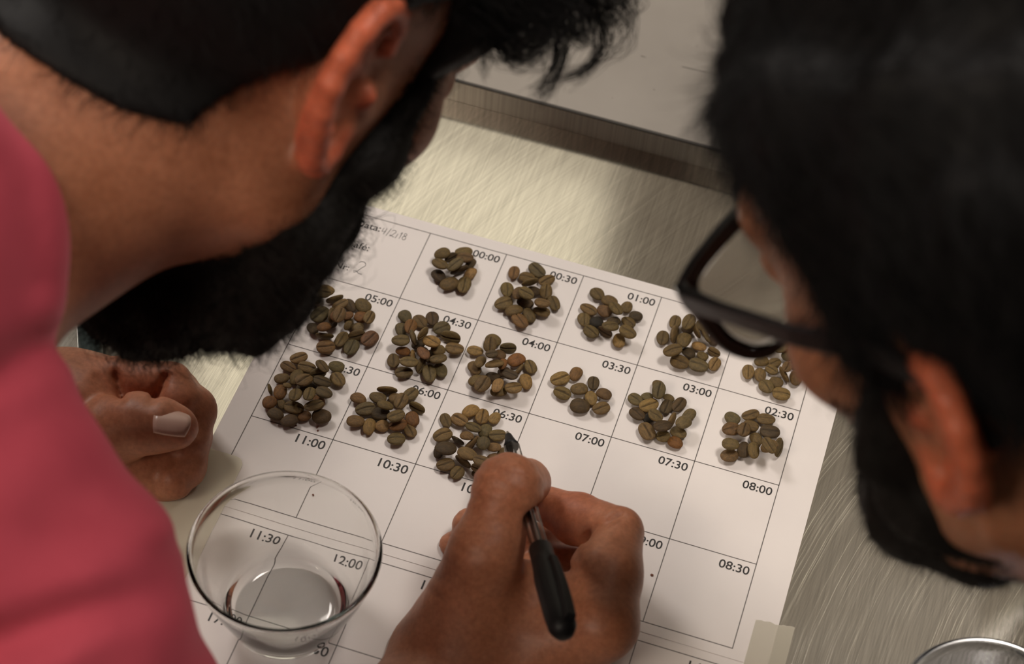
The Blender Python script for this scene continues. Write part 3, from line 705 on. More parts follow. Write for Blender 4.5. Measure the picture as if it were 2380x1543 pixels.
def head_sdf(q, ears=True, flare=.52):
    a = np.abs(q[:, 0]); m = q.copy(); m[:, 0] = a
    d = ell(q, (0, -.012, .045), (.0765, .098, .089))
    d = smin(d, ell(q, (0, .030, -.015), (.064, .066, .088)), .02)
    d = smin(d, chain(m, [(.060, .000, -.012), (.056, .006, -.055), (.030, .062, -.096), (0, .080, -.102)], [.014, .0145, .016, .017], .014), .018)
    d = smin(d, ball(m, (.052, .048, -.010), .017), .016)
    d = smin(d, cap(m, (.036, .076, .032), (0, .086, .034), .012), .014)
    d = smax(d, -ball(m, (.033, .104, .010), .017), .012)
    d = smin(d, ball(m, (.032, .079, .010), .0125), .003)
    d = smin(d, chain(q, [(0, .088, .026), (0, .102, .002), (0, .116, -.022)], [.007, .008, .0105], .008), .010)
    d = smin(d, ball(m, (.012, .102, -.026), .0078), .006)
    d = smin(d, cap(m, (.020, .090, -.056), (0, .100, -.053), .0055), .004)
    d = smin(d, cap(m, (.017, .090, -.065), (0, .098, -.066), .006), .004)
    if ears:
        near = (a > .05) & (np.abs(q[:, 1]) < .07) & (np.abs(q[:, 2]) < .07)
        if near.any():
            e = np.full(len(q), 1.); e[near] = ear_sdf(q[near], flare); d = smin(d, e, .004)
    return d
def lm(p, c, r, fn, far=.06):                   # evaluate fn only near its bounding ball
    dd = np.linalg.norm(p - np.asarray(c, float), axis=1) - r
    out = dd + .02; k = dd < far
    if k.any(): out[k] = fn(p[k])
    return out

HL_ = Frame((.447, .200, .872), (.586, -.81, -.12), (.080, -.022, .0), at(836, 186, .74))
HR_ = Frame((-.62, -.21, .75), (-.385, -.75, -.535), (-.083, -.018, -.004), at(2172, 1035, .64))

# ---- left man: bearded, pink shirt, both hands
neckL0 = HL_.wld((0, -.014, -.058)); neckL1 = at(-130, 445, .785)
FLARE_L, FLARE_R = .33, .52
SH = [at(-325, 500, .73), at(-262, 900, .735), at(62, 1425, .75), at(190, 1800, .77), at(300, 2250, .80)]
WR = at(1070, 1600, .955); EL = at(300, 2250, .80)
T_CMC, T_MCP, T_IP, T_TIP = at(1062, 1520, .95), at(1126, 1290, .925), at(1180, 1142, .930), at(1226, 1120, .966)
I0, Ia, I1, I2, I3 = at(1400, 1452, .925), at(1408, 1335, .938), at(1438, 1236, .955), at(1340, 1206, .975), at(1266, 1172, .985)
M0, M1, M2, M3 = at(1392, 1500, .975), at(1436, 1330, 1.0), at(1240, 1268, 1.0), at(1092, 1222, .985)
R0, R1, R2, R3 = at(1350, 1520, 1.0), at(1390, 1400, 1.02), at(1180, 1320, 1.01), at(1056, 1274, .99)
K0, K1, K2, K3 = at(1290, 1540, 1.02), at(1310, 1440, 1.03), at(1220, 1400, 1.03), at(1130, 1372, 1.022)
def crease(p, line, dref, depth, width):
    c = (p - CAM) @ RCAM.T; s = c[:, 2]; X = np.stack([PW / 2 + FPX * c[:, 0] / s, PH / 2 + FPX * c[:, 1] / s], 1) * (dref / FPX)
    q = np.array(line, float) * (dref / FPX); out = None
    for a, b in zip(q, q[1:]):
        ba = b - a; t = np.clip(((X - a) @ ba) / (ba @ ba), 0, 1); e = np.linalg.norm(X - a - t[:, None] * ba, axis=1)
        out = e if out is None else np.minimum(out, e)
    return depth * np.exp(-(out / width) ** 2) * np.exp(-((s - dref) / (.022 if dref > .8 else .06)) ** 2)
RH_CREASE = [([(1446, 1200), (1390, 1226), (1360, 1258)], .0022, .0016, .950), ([(1292, 1312), (1352, 1326), (1392, 1358)], .0020, .0018, .950),
             ([(1052, 1268), (1086, 1284), (1120, 1290)], .0007, .0016, .915), ([(1098, 1252), (1138, 1242)], .0006, .0014, .915), ([(1135, 1120), (1165, 1106), (1205, 1104)], .0006, .0013, .92),
             ([(1142, 1136), (1175, 1124), (1212, 1124)], .0006, .0013, .92), ([(990, 1330), (1040, 1360)], .0006, .0016, .92), ([(975, 1360), (1030, 1395)], .0006, .0016, .92)]
LH_CREASE = [([(268, 872), (276, 900), (284, 928)], .0040, .0018, .985), ([(384, 876), (370, 905), (350, 936)], .0040, .0018, .985), ([(228, 878), (250, 905), (268, 926)], .0012, .0022, .985)]
def right_hand(p):
    palm = chain(p, [WR, at(1240, 1500, .95), I0], [.031, .026, .0155], .02)
    palm = smin(palm, cap(p, WR, M0, .028, .016), .016); palm = smin(palm, cap(p, WR, R0, .026, .015), .014)
    palm = smin(palm, cap(p, WR, K0, .024, .014), .012)
    th = chain(p, [T_CMC, T_MCP, T_IP, T_TIP], [.0285, .0155, .0136, .0112], .007)
    th = smin(th, ball(p, at(1183, 1128, .928), .0136), .006)
    d = smin(palm, th, .016)
    web = chain(p, [at(1120, 1345, .935), at(1240, 1400, .948), at(1385, 1440, .935)], [.012, .015, .012], .012)
    d = smin(d, web, .010)
    d = smin(d, chain(p, [at(1170, 1390, .975), at(1290, 1330, .992), at(1380, 1340, .985)], [.015, .013, .014], .008), .006)
    ix = chain(p, [I0, Ia, I1], [.0155, .0160, .0120], .005); ix2 = chain(p, [I1, I2, I3], [.0116, .0122, .0090], .003)
    ix = smin(ix, ix2, .0007)
    d = smin(d, ix, .0055)
    d = smin(d, chain(p, [M0, M1, M2, M3], [.0155, .012, .0105, .0086], .004), .003)
    d = smin(d, chain(p, [R0, R1, R2, R3], [.015, .0115, .0100, .0082], .004), .003)
    d = smin(d, chain(p, [K0, K1, K2, K3], [.0135, .0105, .009, .0075], .004), .003)
    # skin creases at the joints
    for line, dp, wd, dr in RH_CREASE: d = d + crease(p, line, dr, dp, wd)
    d = d + .00035 * np.sin(p @ (_cr * 900)) * np.exp(-((np.linalg.norm(p - T_IP, axis=1) - .013) / .008) ** 2)
    d = smax(d, -(cap(p, PEN_TIP, PEN_TAIL, .0047)), .0012)           # the fingers close on the pen
    return d + .00020 * wob(p, 260)
_cr = (T_IP - T_MCP) / np.linalg.norm(T_IP - T_MCP)

# clenched left hand on the table
F_WR = at(20, 960, 1.02); F_EL = at(-1000, 1250, 1.00)
f0, f1, f2, f3, f4 = at(120, 902, 1.0), at(278, 886, .998), at(385, 893, .998), at(412, 935, .996), at(400, 985, .998)
m1, m2, m3 = at(398, 915, 1.010), at(443, 955, 1.002), at(434, 1030, .994)
r1, r2, r3 = at(370, 960, 1.015), at(432, 1010, 1.004), at(430, 1085, .994)
k1, k2, k3 = at(330, 1030, 1.012), at(412, 1072, .998), at(404, 1112, .990)
t0, t1, t2, t3, t4 = at(120, 1030, .995), at(262, 1000, .978), at(318, 985, .972), at(372, 988, .970), at(412, 994, .971)
def left_hand(p):
    palm = chain(p, [F_WR, at(180, 985, 1.005), at(320, 1010, 1.012)], [.030, .031, .024], .02)
    palm = smin(palm, cap(p, at(180, 1050, 1.00), at(385, 1105, .996), .024, .013), .015)
    d = smin(palm, cap(p, F_WR, f0, .026, .0155), .012)
    ia = cap(p, f0, f1, .0142, .0125); ib = cap(p, at(300, 889, .998), f2, .0118, .0108); ic = chain(p, [at(396, 893, .999), f3, f4], [.0110, .0112, .010], .004)
    d = smin(d, ia, .004); d = smin(d, ib, .0012); d = smin(d, ic, .0012)
    for q, rr in (((m1, m2, m3), (.0125, .0118, .0105)), ((r1, r2, r3), (.0125, .012, .0105)), ((k1, k2, k3), (.0125, .011, .010))):
        d = smin(d, chain(p, [at(200, 940, 1.01)] + list(q), [.0135] + list(rr), .004), .0016)
    th = chain(p, [t0, t1, t2, t3, t4], [.0185, .0165, .0140, .0122, .0098], .005)
    d = smin(d, th, .0014)
    for line, dp, wd, dr in LH_CREASE: d = d + crease(p, line, dr, dp, wd)
    return d + .00025 * wob(p, 260)
def above_table(d, p, k=.003):               # flesh and cloth rest on the table top instead of sinking into it
    c = np.array([(TX0 + TX1) / 2, (TY0 + .10) / 2, -.0180]); h = np.array([(TX1 - TX0) / 2 + .004, (.10 - TY0) / 2 + .006, .0192])
    q = np.abs(p - c) - h
    b = np.linalg.norm(np.maximum(q, 0), axis=1) + np.minimum(q.max(1), 0)
    return smax(d, -b, k)
def bodyL(p):
    d = lm(p, HL_.o, .15, lambda q: head_sdf(HL_.loc(q), True, FLARE_L))
    nk = cap(p, neckL0, neckL1, .057, .066)
    d = smin(d, nk, .022)
    chest = at(-620, 800, .86)
    d = smin(d, cap(p, neckL1, chest, .055, .062), .03)
    d = smin(d, chain(p, [at(-300, 560, .745), SH[2], EL], [.040, .040, .036], .02), .03)
    d = smin(d, chain(p, [EL, WR], [.040, .031], .01), .012)
    d = smin(d, cap(p, chest, at(-700, 1150, .92), .06, .045), .03)
    d = smin(d, chain(p, [at(-700, 1150, .92), F_EL, F_WR], [.046, .040, .030], .012), .015)
    d = smin(d, lm(p, at(1250, 1380, .96), .085, right_hand), .006)
    d = smin(d, lm(p, at(270, 1000, 1.0), .075, left_hand), .006)
    return above_table(d, p)

def skin_colors(V, ears=(), pale=(), lips=()):
    c = np.ones((len(V), 3))
    def mixin(mask, col):
        c[:] = c * (1 - mask[:, None]) + np.array(col) * mask[:, None]
    for fr, s in ears:
        q = fr.loc(V); a = np.abs(q[:, 0])
        mk = np.zeros(len(q)); k = (a > .06) & (np.abs(q[:, 1] + .02) < .05) & (np.abs(q[:, 2]) < .05)
        mk[k] = np.clip(1 - ear_sdf(q[k], s) / .004, 0, 1) * np.clip((a[k] - .070) / .008, .25, 1)
        mixin(mk * .75, (1.75, .95, .88))
    for ctr, r, col in pale:
        mk = np.exp(-(np.linalg.norm(V - ctr, axis=1) / r) ** 2); mixin(mk * .8, col)
    return c
def skin_mat(name, base, dark):
    m = mat(name, base, .48, 0, .4); t = NT(m); p = t.obj()
    at_ = t.n('ShaderNodeAttribute', attribute_name='tint')
    n1 = t.noise(p, 45, 4, .6); n2 = t.noise(p, 420, 3, .6)
    c = t.ramp(n1, [(.30, dark), (.68, base)])
    c = t.mix(1.0, c, t.ramp(n2, [(.3, (.82, .79, .77)), (.7, (1.14, 1.14, 1.14))]), 'MULTIPLY')
    c = t.mix(1.0, c, at_.outputs['Color'], 'MULTIPLY'); t.l(c, t.b.inputs['Base Color'])
    t.b.inputs['Subsurface Weight'].default_value = .30; t.b.inputs['Subsurface Radius'].default_value = (1, .28, .14)
    t.b.inputs['Subsurface Scale'].default_value = .006
    t.bump(t.math('ADD', n2, t.math('MULTIPLY', t.noise(p, 1300, 2), .5)), .22, .0005)
    return m
skinL = skin_mat('tan_skin', (.41, .172, .096), (.31, .118, .060))
skinR = skin_mat('brown_skin', (.40, .175, .095), (.32, .13, .065))
hair_m = mat('black_hair', (.009, .0085, .009), .6, 0, .15)
beard_m = mat('black_beard', (.009, .0078, .007), .65, 0, .15)
rs = np.random.RandomState(3)

def skin_obj(name, fn, lo, hi, h, m, parent, **kw):
    V, Fc = surface(fn, lo, hi, h)
    return link(name, new_mesh(name, V, Fc, True, skin_colors(V, **kw)), m, parent)
def strands(fn, V, n, length, lift, flow, curl=0., r=.00016, seg=6, keep=None, jitter=.35, sink=.001):
    """Hairs rooted on a surface: V candidate points, flow(points) the combing direction."""
    if keep is not None: V = V[keep(V)]
    P = V[rs.randint(0, len(V), n)]; N = grads(fn, P)
    P = P + rs.normal(scale=.0006, size=P.shape) - N * sink
    D = flow(P) ; D = D - N * (D * N).sum(1)[:, None] * .8
    D = D / (np.linalg.norm(D, axis=1)[:, None] + 1e-9) + N * (lift * rs.uniform(.5, 1.5, (n, 1))) + rs.normal(scale=jitter, size=P.shape)
    D /= np.linalg.norm(D, axis=1)[:, None]
    L = length * rs.uniform(.55, 1.15, (n, 1)); A = np.cross(D, rs.normal(size=D.shape)); A /= np.linalg.norm(A, axis=1)[:, None]; B = np.cross(D, A)
    ph = rs.uniform(0, 6.28, (n, 1)); t = np.linspace(0, 1, seg); out = np.zeros((n, seg, 3))
    for i, u in enumerate(t):
        w_ = curl * L * u
        out[:, i] = P + D * L * u + w_ * (np.sin(ph + 5 * u) - np.sin(ph)) * A + w_ * (np.cos(ph + 5 * u) - np.cos(ph)) * B
    return tubes(out, r)

# ---- left man
manL = tag(empty('person', (-.62, -.62, ZF)), 'bent bearded man in a pink shirt with curly black fringe, writing with a pen', 'person')
def child(o): o.parent = manL; o.matrix_parent_inverse = Matrix.Translation((.62, .62, -ZF)); return o
thumb_nail_c = at(402, 978, .960)
b = skin_obj('body', bodyL, (-.62, -.60, -.06), (.36, .10, .50), .0017, skinL, None, ears=[(HL_, FLARE_L)],
             pale=[(T_IP, .02, (1.12, 1.02, .98)), (at(300, 870, .985), .03, (1.18, 1.02, 1.0)), (I2, .018, (1.3, .9, .82)), (at(425, 990, .965), .008, (1.25, 1.05, 1.05))])
child(b)
# thumb nail of the fist
nail_m = mat('thumb_nail', (.52, .33, .27), .3, 0, .5)
def nail(name, c, ax, up, ln, wd, th=.0012):
    ax = ax / np.linalg.norm(ax); up = up - ax * (up @ ax); up /= np.linalg.norm(up); sd = np.cross(ax, up)
    V = []; nu, nv = 9, 9
    for i in range(nu):
        u = -1 + 2 * i / (nu - 1)
        for j in range(nv):
            v = -1 + 2 * j / (nv - 1)
            wv = wd * (1 - .14 * max(0, u) ** 2 - .10 * max(0, -u) ** 2)
            V.append(c + ax * (u * ln * (1 - .22 * v * v * (1 if u > 0 else .5))) + sd * (v * wv) - up * (.38 * wd * v * v + .10 * ln * u * u * (u > 0)))
    n = len(V); V += [p - up * th for p in V]; Fc = []
    for i in range(nu - 1):
        for j in range(nv - 1):
            a = i * nv + j; Fc.append((a, a + nv, a + nv + 1, a + 1)); Fc.append((n + a, n + a + 1, n + a + nv + 1, n + a + nv))
    rim = [j for j in range(nv)] + [i * nv + nv - 1 for i in range(1, nu)] + [(nu - 1) * nv + j for j in range(nv - 2, -1, -1)] + [i * nv for i in range(nu - 2, 0, -1)]
    for a, b_ in zip(rim, rim[1:] + rim[:1]): Fc.append((a, b_, n + b_, n + a))
    return new_mesh(name, np.array(V), Fc, True)
_u = cam_dir((-.05, -.62, -.78))
child(link('thumb_nail', nail('thumb_nail', at(400, 974, .9572), at(440, 988, .967) - at(360, 978, .966), _u, .0086, .0068), nail_m))['label'] = 'pale pink thumb nail of the clenched hand'

# shirt
SH_FOLDS = [([(10, 230), (62, 420), (88, 650)], .0050, .0075, .69), ([(-40, 420), (30, 560), (60, 780)], .0045, .009, .68), ([(-20, 905), (60, 845), (130, 815)], .0060, .008, .68),
            ([(-20, 1500), (200, 1420), (480, 1316)], .0130, .0085, .69), ([(0, 1010), (90, 950), (180, 925)], .0035, .009, .68), ([(120, 1180), (250, 1120), (330, 1090)], .0030, .010, .69),
            ([(60, 1330), (200, 1240), (400, 1190)], .0035, .012, .69), ([(250, 1543), (330, 1450), (440, 1400)], .0040, .010, .69)]
WRK = [(at(110, 800, .69), cam_dir((.5, 1, .1)), .016), (at(470, 1345, .72), cam_dir((-.35, 1, .1)), .013)]
def shirtL(p):
    d = chain(p, SH, [.0515, .0520, .0585, .058, .056], .016)
    d = smin(d, cap(p, at(-250, 560, .735), at(-700, 560, .86), .057, .095), .04)
    d = smin(d, chain(p, [at(-700, 560, .86), np.array([-.27, -.33, .10]), np.array([-.37, -.56, .04]), np.array([-.42, -.68, -.10])], [.095, .10, .115, .125], .04), .04)
    d = smin(d, chain(p, [at(-760, 700, .92), at(-760, 1150, .92), at(-1000, 1260, .94)], [.07, .057, .052], .03), .03)
    q = p - at(100, 1000, .74)
    ax = (SH[2] - SH[1]); ax /= np.linalg.norm(ax)
    s = q @ ax
    d = d + .0034 * wob(p, 30) + .0018 * np.sin(s * 95 + 2.2 * wob(p, 14)) * np.clip(.6 + wob(p, 11) * .5, 0, 1)
    for line, dp, wd, dr in SH_FOLDS: d = d + crease(p, line, dr, dp, wd)
    for c, n, wdt in WRK:                       # two deep folds
        v = (p - c) @ n; rr = np.linalg.norm(p - c, axis=1)
        d = d + .005 * np.exp(-(v / .007) ** 2) * np.exp(-(rr / .075) ** 2)
    d = smax(d, -(cap(p, neckL0, at(-240, 390, .80), .057, .060) - .001), .004)   # neck opening
    fa = cap(p, EL + (WR - EL) * .22, WR, .044, .034) - .002
    return above_table(smax(d, -(fa), .004), p)
V, Fc = surface(shirtL, (-.78, -.90, -.26), (.20, .10, .55), .0028)
shirt_m = mat('pink_cotton', (.30, .045, .065), .85, 0, .2); t = NT(shirt_m); p = t.obj()
n1 = t.noise(p, 16, 4); n2 = t.noise(p, 600, 2)
t.l(t.ramp(n1, [(.3, (.38, .047, .074)), (.7, (.47, .064, .096))]), t.b.inputs['Base Color']); t.bump(n2, .25, .0005)
t.b.inputs['Sheen Weight'].default_value = .25; t.b.inputs['Sheen Roughness'].default_value = .5; t.b.inputs['Sheen Tint'].default_value = (.9, .4, .45, 1)
child(link('shirt', new_mesh('shirt', V, Fc, True), shirt_m))

eye_m = mat('eye_white', (.75, .70, .66), .15); t = NT(eye_m)
sp = t.n('ShaderNodeSeparateXYZ'); t.l(t.obj(), sp.inputs[0])
t.l(t.ramp(sp.outputs[1], [(.0100, (.75, .70, .66)), (.0104, (.03, .015, .008)), (.0112, (.03, .015, .008)), (.0113, (.003, .003, .003))]), t.b.inputs['Base Color'])
def eyes_and_brows(fr, put):
    for sx in (-1, 1):
        em_ = MB().lathe([(.0118 * math.sin(a), -.0118 * math.cos(a)) for a in np.linspace(0, math.pi, 13)], 20).mesh('eye', True)
        o = put(link('eye', em_, eye_m)); M = Matrix([list(r) for r in fr.M]).to_4x4(); M.translation = Vector(fr.wld((.032 * sx, .0812, .0095)))
        o.matrix_world = M
        pts = [fr.wld((x * sx, y, z)) for x, y, z in ((.014, .0985, .034), (.024, .0960, .038), (.036, .0890, .0385), (.046, .0790, .036))]
        put(link('eyebrow', MB().tube(pts, [.0030, .0038, .0034, .0018], 8).mesh('eyebrow', True), hair_m))
eyes_and_brows(HL_, child)
# hair: short at nape and sides, long curls falling from the forehead
def hairline(y, tab):
    return np.interp(y, [a for a, _ in tab], [b for _, b in tab])
HLT = [(-.115, -.062), (-.085, -.062), (-.062, -.058), (-.046, -.050), (-.032, -.014), (-.018, .030), (0, .042), (.014, .030), (.024, -.004), (.036, -.004), (.046, .030), (.062, .056), (.085, .074), (.12, .080)]
def hairL(p):
    q = HL_.loc(p)
    hl = hairline(q[:, 1], HLT); edge = np.clip((q[:, 2] - hl) / .03, 0, 1)
    t_ = .003 + (.005 + .016 * np.clip((q[:, 2] - .02) / .09, 0, 1)) * edge
    d = ell(q, (0, -.012, .045), (.0765, .098, .089)) - t_
    d = smin(d, cap(p, neckL0, neckL1, .057, .066) - .0035, .02)
    d = smin(d, ell(q, (0, .042, .102), (.054, .044, .036)), .03)
    d = d + .0035 * wob(q, 60) * np.clip((q[:, 2] - .01) / .05, .15, 1)
    return smax(d, (hl - q[:, 2]) * .75, .006)
o_ = HL_.o
V, Fc = surface(hairL, o_ - .20, o_ + .20, .0028)
def flowL(P):
    q = HL_.loc(P); D = np.stack([np.sign(q[:, 0]) * .25, .35 + q[:, 1] * 0, -1 + q[:, 2] * 0], 1)
    top = (q[:, 2] > .07)[:, None]; D = np.where(top, np.array([0, 1., .15]), D); return D @ HL_.M.T
s1_ = strands(hairL, V, 5200, .013, .35, flowL, .25, .00022, 5)
edge = strands(hairL, V, 6000, .014, .25, lambda P: (np.array([[0, .1, -1.]]) @ HL_.M.T).repeat(len(P), 0), .25, .00018, 4,
               keep=lambda W: np.abs((hairline(HL_.loc(W)[:, 1], HLT) - HL_.loc(W)[:, 2])) < .007)
# forelocks: every lock a bundle of hairs on a hand-placed path
def lock(pts, n, spread, r=.0002, curl=.0):
    pts = np.array([at(*q) for q in pts]); S_ = 18
    tt = np.linspace(0, len(pts) - 1, S_); base = np.stack([np.interp(tt, np.arange(len(pts)), pts[:, k]) for k in range(3)], 1)
    for _ in range(2): base[1:-1] = (base[:-2] + 2 * base[1:-1] + base[2:]) / 4
    out = np.repeat(base[None], n, 0)
    off = rs.normal(scale=spread, size=(n, 1, 3)) * (1 - .35 * np.linspace(0, 1, S_))[None, :, None]
    ph = rs.uniform(0, 6.28, (n, 1, 1)); u = np.linspace(0, 1, S_)[None, :, None]
    wv = rs.normal(size=(n, 1, 3)); out = out + off + curl * wv * (np.sin(ph + u * 9) - np.sin(ph)) * .6
    return tubes(out, r * rs.uniform(.6, 1.3, n), .3)
D = .80
LOCKS = [
 ([(1250, -60, .78), (1300, 20, .79), (1310, 90, .80), (1300, 150, .80), (1280, 195, .80), (1252, 222, .80)], 46, .0020),
 ([(1340, -60, .79), (1380, 10, .80), (1402, 70, .81), (1400, 110, .81), (1378, 150, .81), (1345, 172, .81), (1312, 182, .81)], 34, .0013),
 ([(1390, -60, .79), (1430, 0, .80), (1462, 40, .81), (1466, 90, .81), (1440, 125, .81), (1405, 135, .81)], 9, .0016),
 ([(1370, -60, .79), (1440, -10, .80), (1470, 20, .80), (1440, 62, .81), (1400, 60, .81)], 16, .0022),
 ([(1170, -40, .76), (1150, 30, .77), (1158, 90, .78), (1190, 128, .78), (1230, 132, .78), (1260, 105, .78), (1290, 60, .78)], 60, .0026),
 ([(1180, 0, .77), (1165, 60, .78), (1175, 105, .78), (1205, 118, .78), (1236, 100, .78)], 40, .0028),
 ([(1150, 10, .76), (1136, 60, .77), (1124, 110, .775), (1122, 150, .78), (1130, 175, .78)], 12, .0011),
 ([(1230, -50, .77), (1200, 20, .78), (1215, 80, .78), (1262, 90, .78), (1300, 40, .78)], 60, .0032),
 ([(1300, -80, .78), (1330, -20, .79), (1360, 40, .80), (1368, 62, .80), (1340, 78, .80)], 40, .0026),
 ([(1330, -80, .78), (1390, -30, .79), (1420, 10, .80), (1416, 40, .80), (1380, 46, .80)], 46, .0028),
 ([(1180, -60, .76), (1240, -10, .77), (1290, 20, .78), (1330, 30, .78), (1352, 64, .79)], 60, .0034),
 ([(1140, -60, .75), (1180, -10, .76), (1240, 30, .77), (1290, 40, .78)], 70, .0040),
 ([(1100, -20, .75), (1150, 20, .76), (1205, 60, .77), (1240, 66, .775)], 60, .0034),
]
locks = [lock(p_, n_ * 2, sp_ * 1.45, .00019, .0022) for p_, n_, sp_ in LOCKS]
for _ in range(14):
    x = rs.uniform(1120, 1420); y = rs.uniform(-90, 10); dp = .76 + (x - 1100) / 300 * .035
    x2, y2 = x + rs.uniform(-40, 60), y + rs.uniform(40, 110); s_ = rs.choice([-1, 1])
    locks.append(lock([(x, y, dp), ((x + x2) / 2 + 22 * s_, (y + y2) / 2, dp + .004), (x2, y2, dp + .008), (x2 - 26 * s_, y2 + 14, dp + .008), (x2 - 34 * s_, y2 - 14, dp + .006)], 30, .0024, .00017, .002))
Vh, Fh = join((V, Fc), s1_, edge, *locks)
child(link('hair', new_mesh('hair', Vh, Fh, True), hair_m))
# beard: full and bushy
def beard_shape(fr, jaw, chin, side, bushy):
    jl = [(.0705, .028, .010), (.0675, .030, -.024), (.060, .022, -.060), (.042, .053, -.094), (0, .074, -.104)] if bushy else [(.0705, .016, -.004), (.068, .020, -.028), (.061, .016, -.058), (.040, .052, -.094), (0, .082, -.106)]
    def fn(p):
        q = fr.loc(p); m = q.copy(); m[:, 0] = np.abs(m[:, 0])
        d = chain(m, jl, [.0045, side, jaw, chin, chin * 1.1], .012)
        d = smin(d, chain(m, [(.022, .098, -.046), (0, .104, -.043)], [.006, .007], .006), .008)
        if bushy: d = smin(d, chain(m, [(.036, .082, -.070), (.024, .098, -.050)], [.012, .007], .006), .008)
        else: d = smin(d, chain(m, [(.055, .000, -.070), (.042, .026, -.100), (.0, .064, -.112)], [.0135, .016, .015], .01), .01)
        if bushy: d = smin(d, chain(q, [(.054, .036, -.082), (.042, .052, -.104), (0, .064, -.134), (-.040, .054, -.122), (-.048, .046, -.092)], [.014, .016, .019, .016, .012], .014), .016)
        if bushy: d = smin(d, chain(q, [(-.038, .050, -.126), (-.014, .058, -.141)], [.017, .017], .016), .014)
        if bushy: d = d + .012 * np.clip((-q[:, 0] - .046) / .012, 0, 1) * np.clip((-.035 - q[:, 2]) / .015, 0, 1)
        d = d + .0018 * wob(q, 150)
        return d
    return fn
beardL = beard_shape(HL_, .018, .020, .0105, True)
V, Fc = surface(beardL, o_ - .17, o_ + .17, .0026)
fl = lambda fr, v: (lambda P: (np.array([v]) @ fr.M.T).repeat(len(P), 0))
st = strands(beardL, V, 15000, .0075, .9, fl(HL_, (0, .35, -1.)), .35, .00017, 5, jitter=.5)
st2 = strands(beardL, V, 900, .011, .9, fl(HL_, (0, -.1, -1.)), .9, .00015, 7, keep=lambda W: HL_.loc(W)[:, 2] < -.05, jitter=.6)
st3 = strands(bodyL, surface(bodyL, o_ - .13, o_ + .13, .005)[0], 7000, .007, .4, fl(HL_, (0, .3, -1.)), .3, .00015, 4, jitter=.4,
              keep=lambda W: (lambda q: (q[:, 0] > 0) & (np.abs(q[:, 1] - np.interp(q[:, 2], [-.11, -.075, -.05, -.02, .02, .05], [.03, .018, .022, .028, .028, .028])) < .010) & (q[:, 2] < .045) & (q[:, 2] > -.12))(HL_.loc(W)))
Vh, Fh = join((V, Fc), st, st2, st3)
child(link('beard', new_mesh('beard', Vh, Fh, True), beard_m))

# ---- right man: thick black hair, short beard, glasses
manR = tag(empty('person', (.72, -.62, ZF)), 'man with thick black hair, short beard and black glasses bending over the sheet', 'person')
def childR(o): o.parent = manR; o.matrix_parent_inverse = Matrix.Translation((-.72, .62, -ZF)); return o
rN0 = HR_.wld((0, -.028, -.045)); rN1 = HR_.wld((.0, -.056, -.160))
rCH = rN1 + np.array([.06, -.09, -.10]); rHIP = np.array([.66, -.72, -.16])
rA = rN1 + np.array([-.10, -.16, -.06]); rB = rN1 + np.array([.17, .07, -.06])
def bodyR(p):
    d = lm(p, HR_.o, .15, lambda q: head_sdf(HR_.loc(q), True, FLARE_R))
    d = smin(d, lm(p, HR_.o, .15, lambda q_: (lambda m: chain(m, [(.054, -.008, -.052), (.044, .020, -.086), (0, .060, -.100)], [.019, .018, .015], .01))(np.abs(HR_.loc(q_)) * np.array([1., 0, 0]) + HR_.loc(q_) * np.array([0, 1., 1.]))), .014)
    d = smin(d, cap(p, rN0, rN1, .058, .070), .022)
    d = smin(d, cap(p, rN1, rCH, .055, .08), .03)
    return above_table(d, p)
oR = HR_.o
childR(skin_obj('body', bodyR, np.minimum(oR - .17, rCH - .12), np.maximum(oR + .17, rCH + .12), .0022, skinR, None, ears=[(HR_, FLARE_R)]))
def shirtR(p):
    d = chain(p, [rA, rN1 + np.array([.03, -.05, -.06]), rB], [.055, .075, .055], .04)
    d = smin(d, cap(p, rCH, rHIP, .115, .13), .05)
    d = smin(d, chain(p, [rA, rA + np.array([-.0, -.10, -.16])], [.052, .048], .03), .02)
    d = smin(d, chain(p, [rB, rB + np.array([.12, -.02, -.16])], [.052, .048], .03), .02)
    d = d + .002 * wob(p, 36)
    return above_table(smax(d, -(cap(p, rN0, rN1, .058, .077) - .003), .005), p)
V, Fc = surface(shirtR, np.array([.2, -1.0, -.32]), np.array([1.0, -.1, .36]), .005)
dark_m = mat('charcoal_cotton', (.03, .03, .034), .9, 0, .2); t = NT(dark_m); t.bump(t.noise(t.obj(), 500, 2), .25, .0005)
childR(link('shirt', new_mesh('shirt', V, Fc, True), dark_m))
HRT = [(-.13, -.045), (-.085, -.046), (-.060, -.036), (-.040, -.008), (-.030, .016), (-.012, .036), (-.004, .026), (.000, -.006), (.001, -.016), (.005, -.016), (.008, .014), (.013, .054), (.028, .073), (.048, .083), (.12, .090)]
def hairR(p):
    q = HR_.loc(p)
    hl = hairline(q[:, 1], HRT); edge = np.clip((q[:, 2] - hl) / .03, 0, 1)
    t_ = .003 + (.004 + .007 * np.clip((q[:, 2] + .0) / .08, 0, 1) + .014 * np.clip((.06 - q[:, 1]) / .06, 0, 1) * np.clip((q[:, 2] - .05) / .06, 0, 1)) * edge
    d = ell(q, (0, -.014, .045), (.0765, .098, .089)) - t_
    ridge = np.sin(q[:, 0] * 170 + q[:, 1] * 60 + 2.5 * wob(q, 22)) + .7 * np.sin(q[:, 1] * 150 - q[:, 0] * 50 + 3 * wob(q, 30))
    d = d + (.0026 * ridge + .0045 * wob(q, 48)) * np.clip((q[:, 2] + .01) / .06, .1, 1)
    return smax(d, (hl - q[:, 2]) * .75, .006)
V, Fc = surface(hairR, oR - .22, oR + .22, .0028)
def flowR(P):
    q = HR_.loc(P); w_ = wob(q, 26)
    D = np.stack([-.35 + .9 * w_, -.55 - q[:, 1] * 4, -.5 + q[:, 2] * 3 + .8 * wob(q, 31)], 1); return D @ HR_.M.T
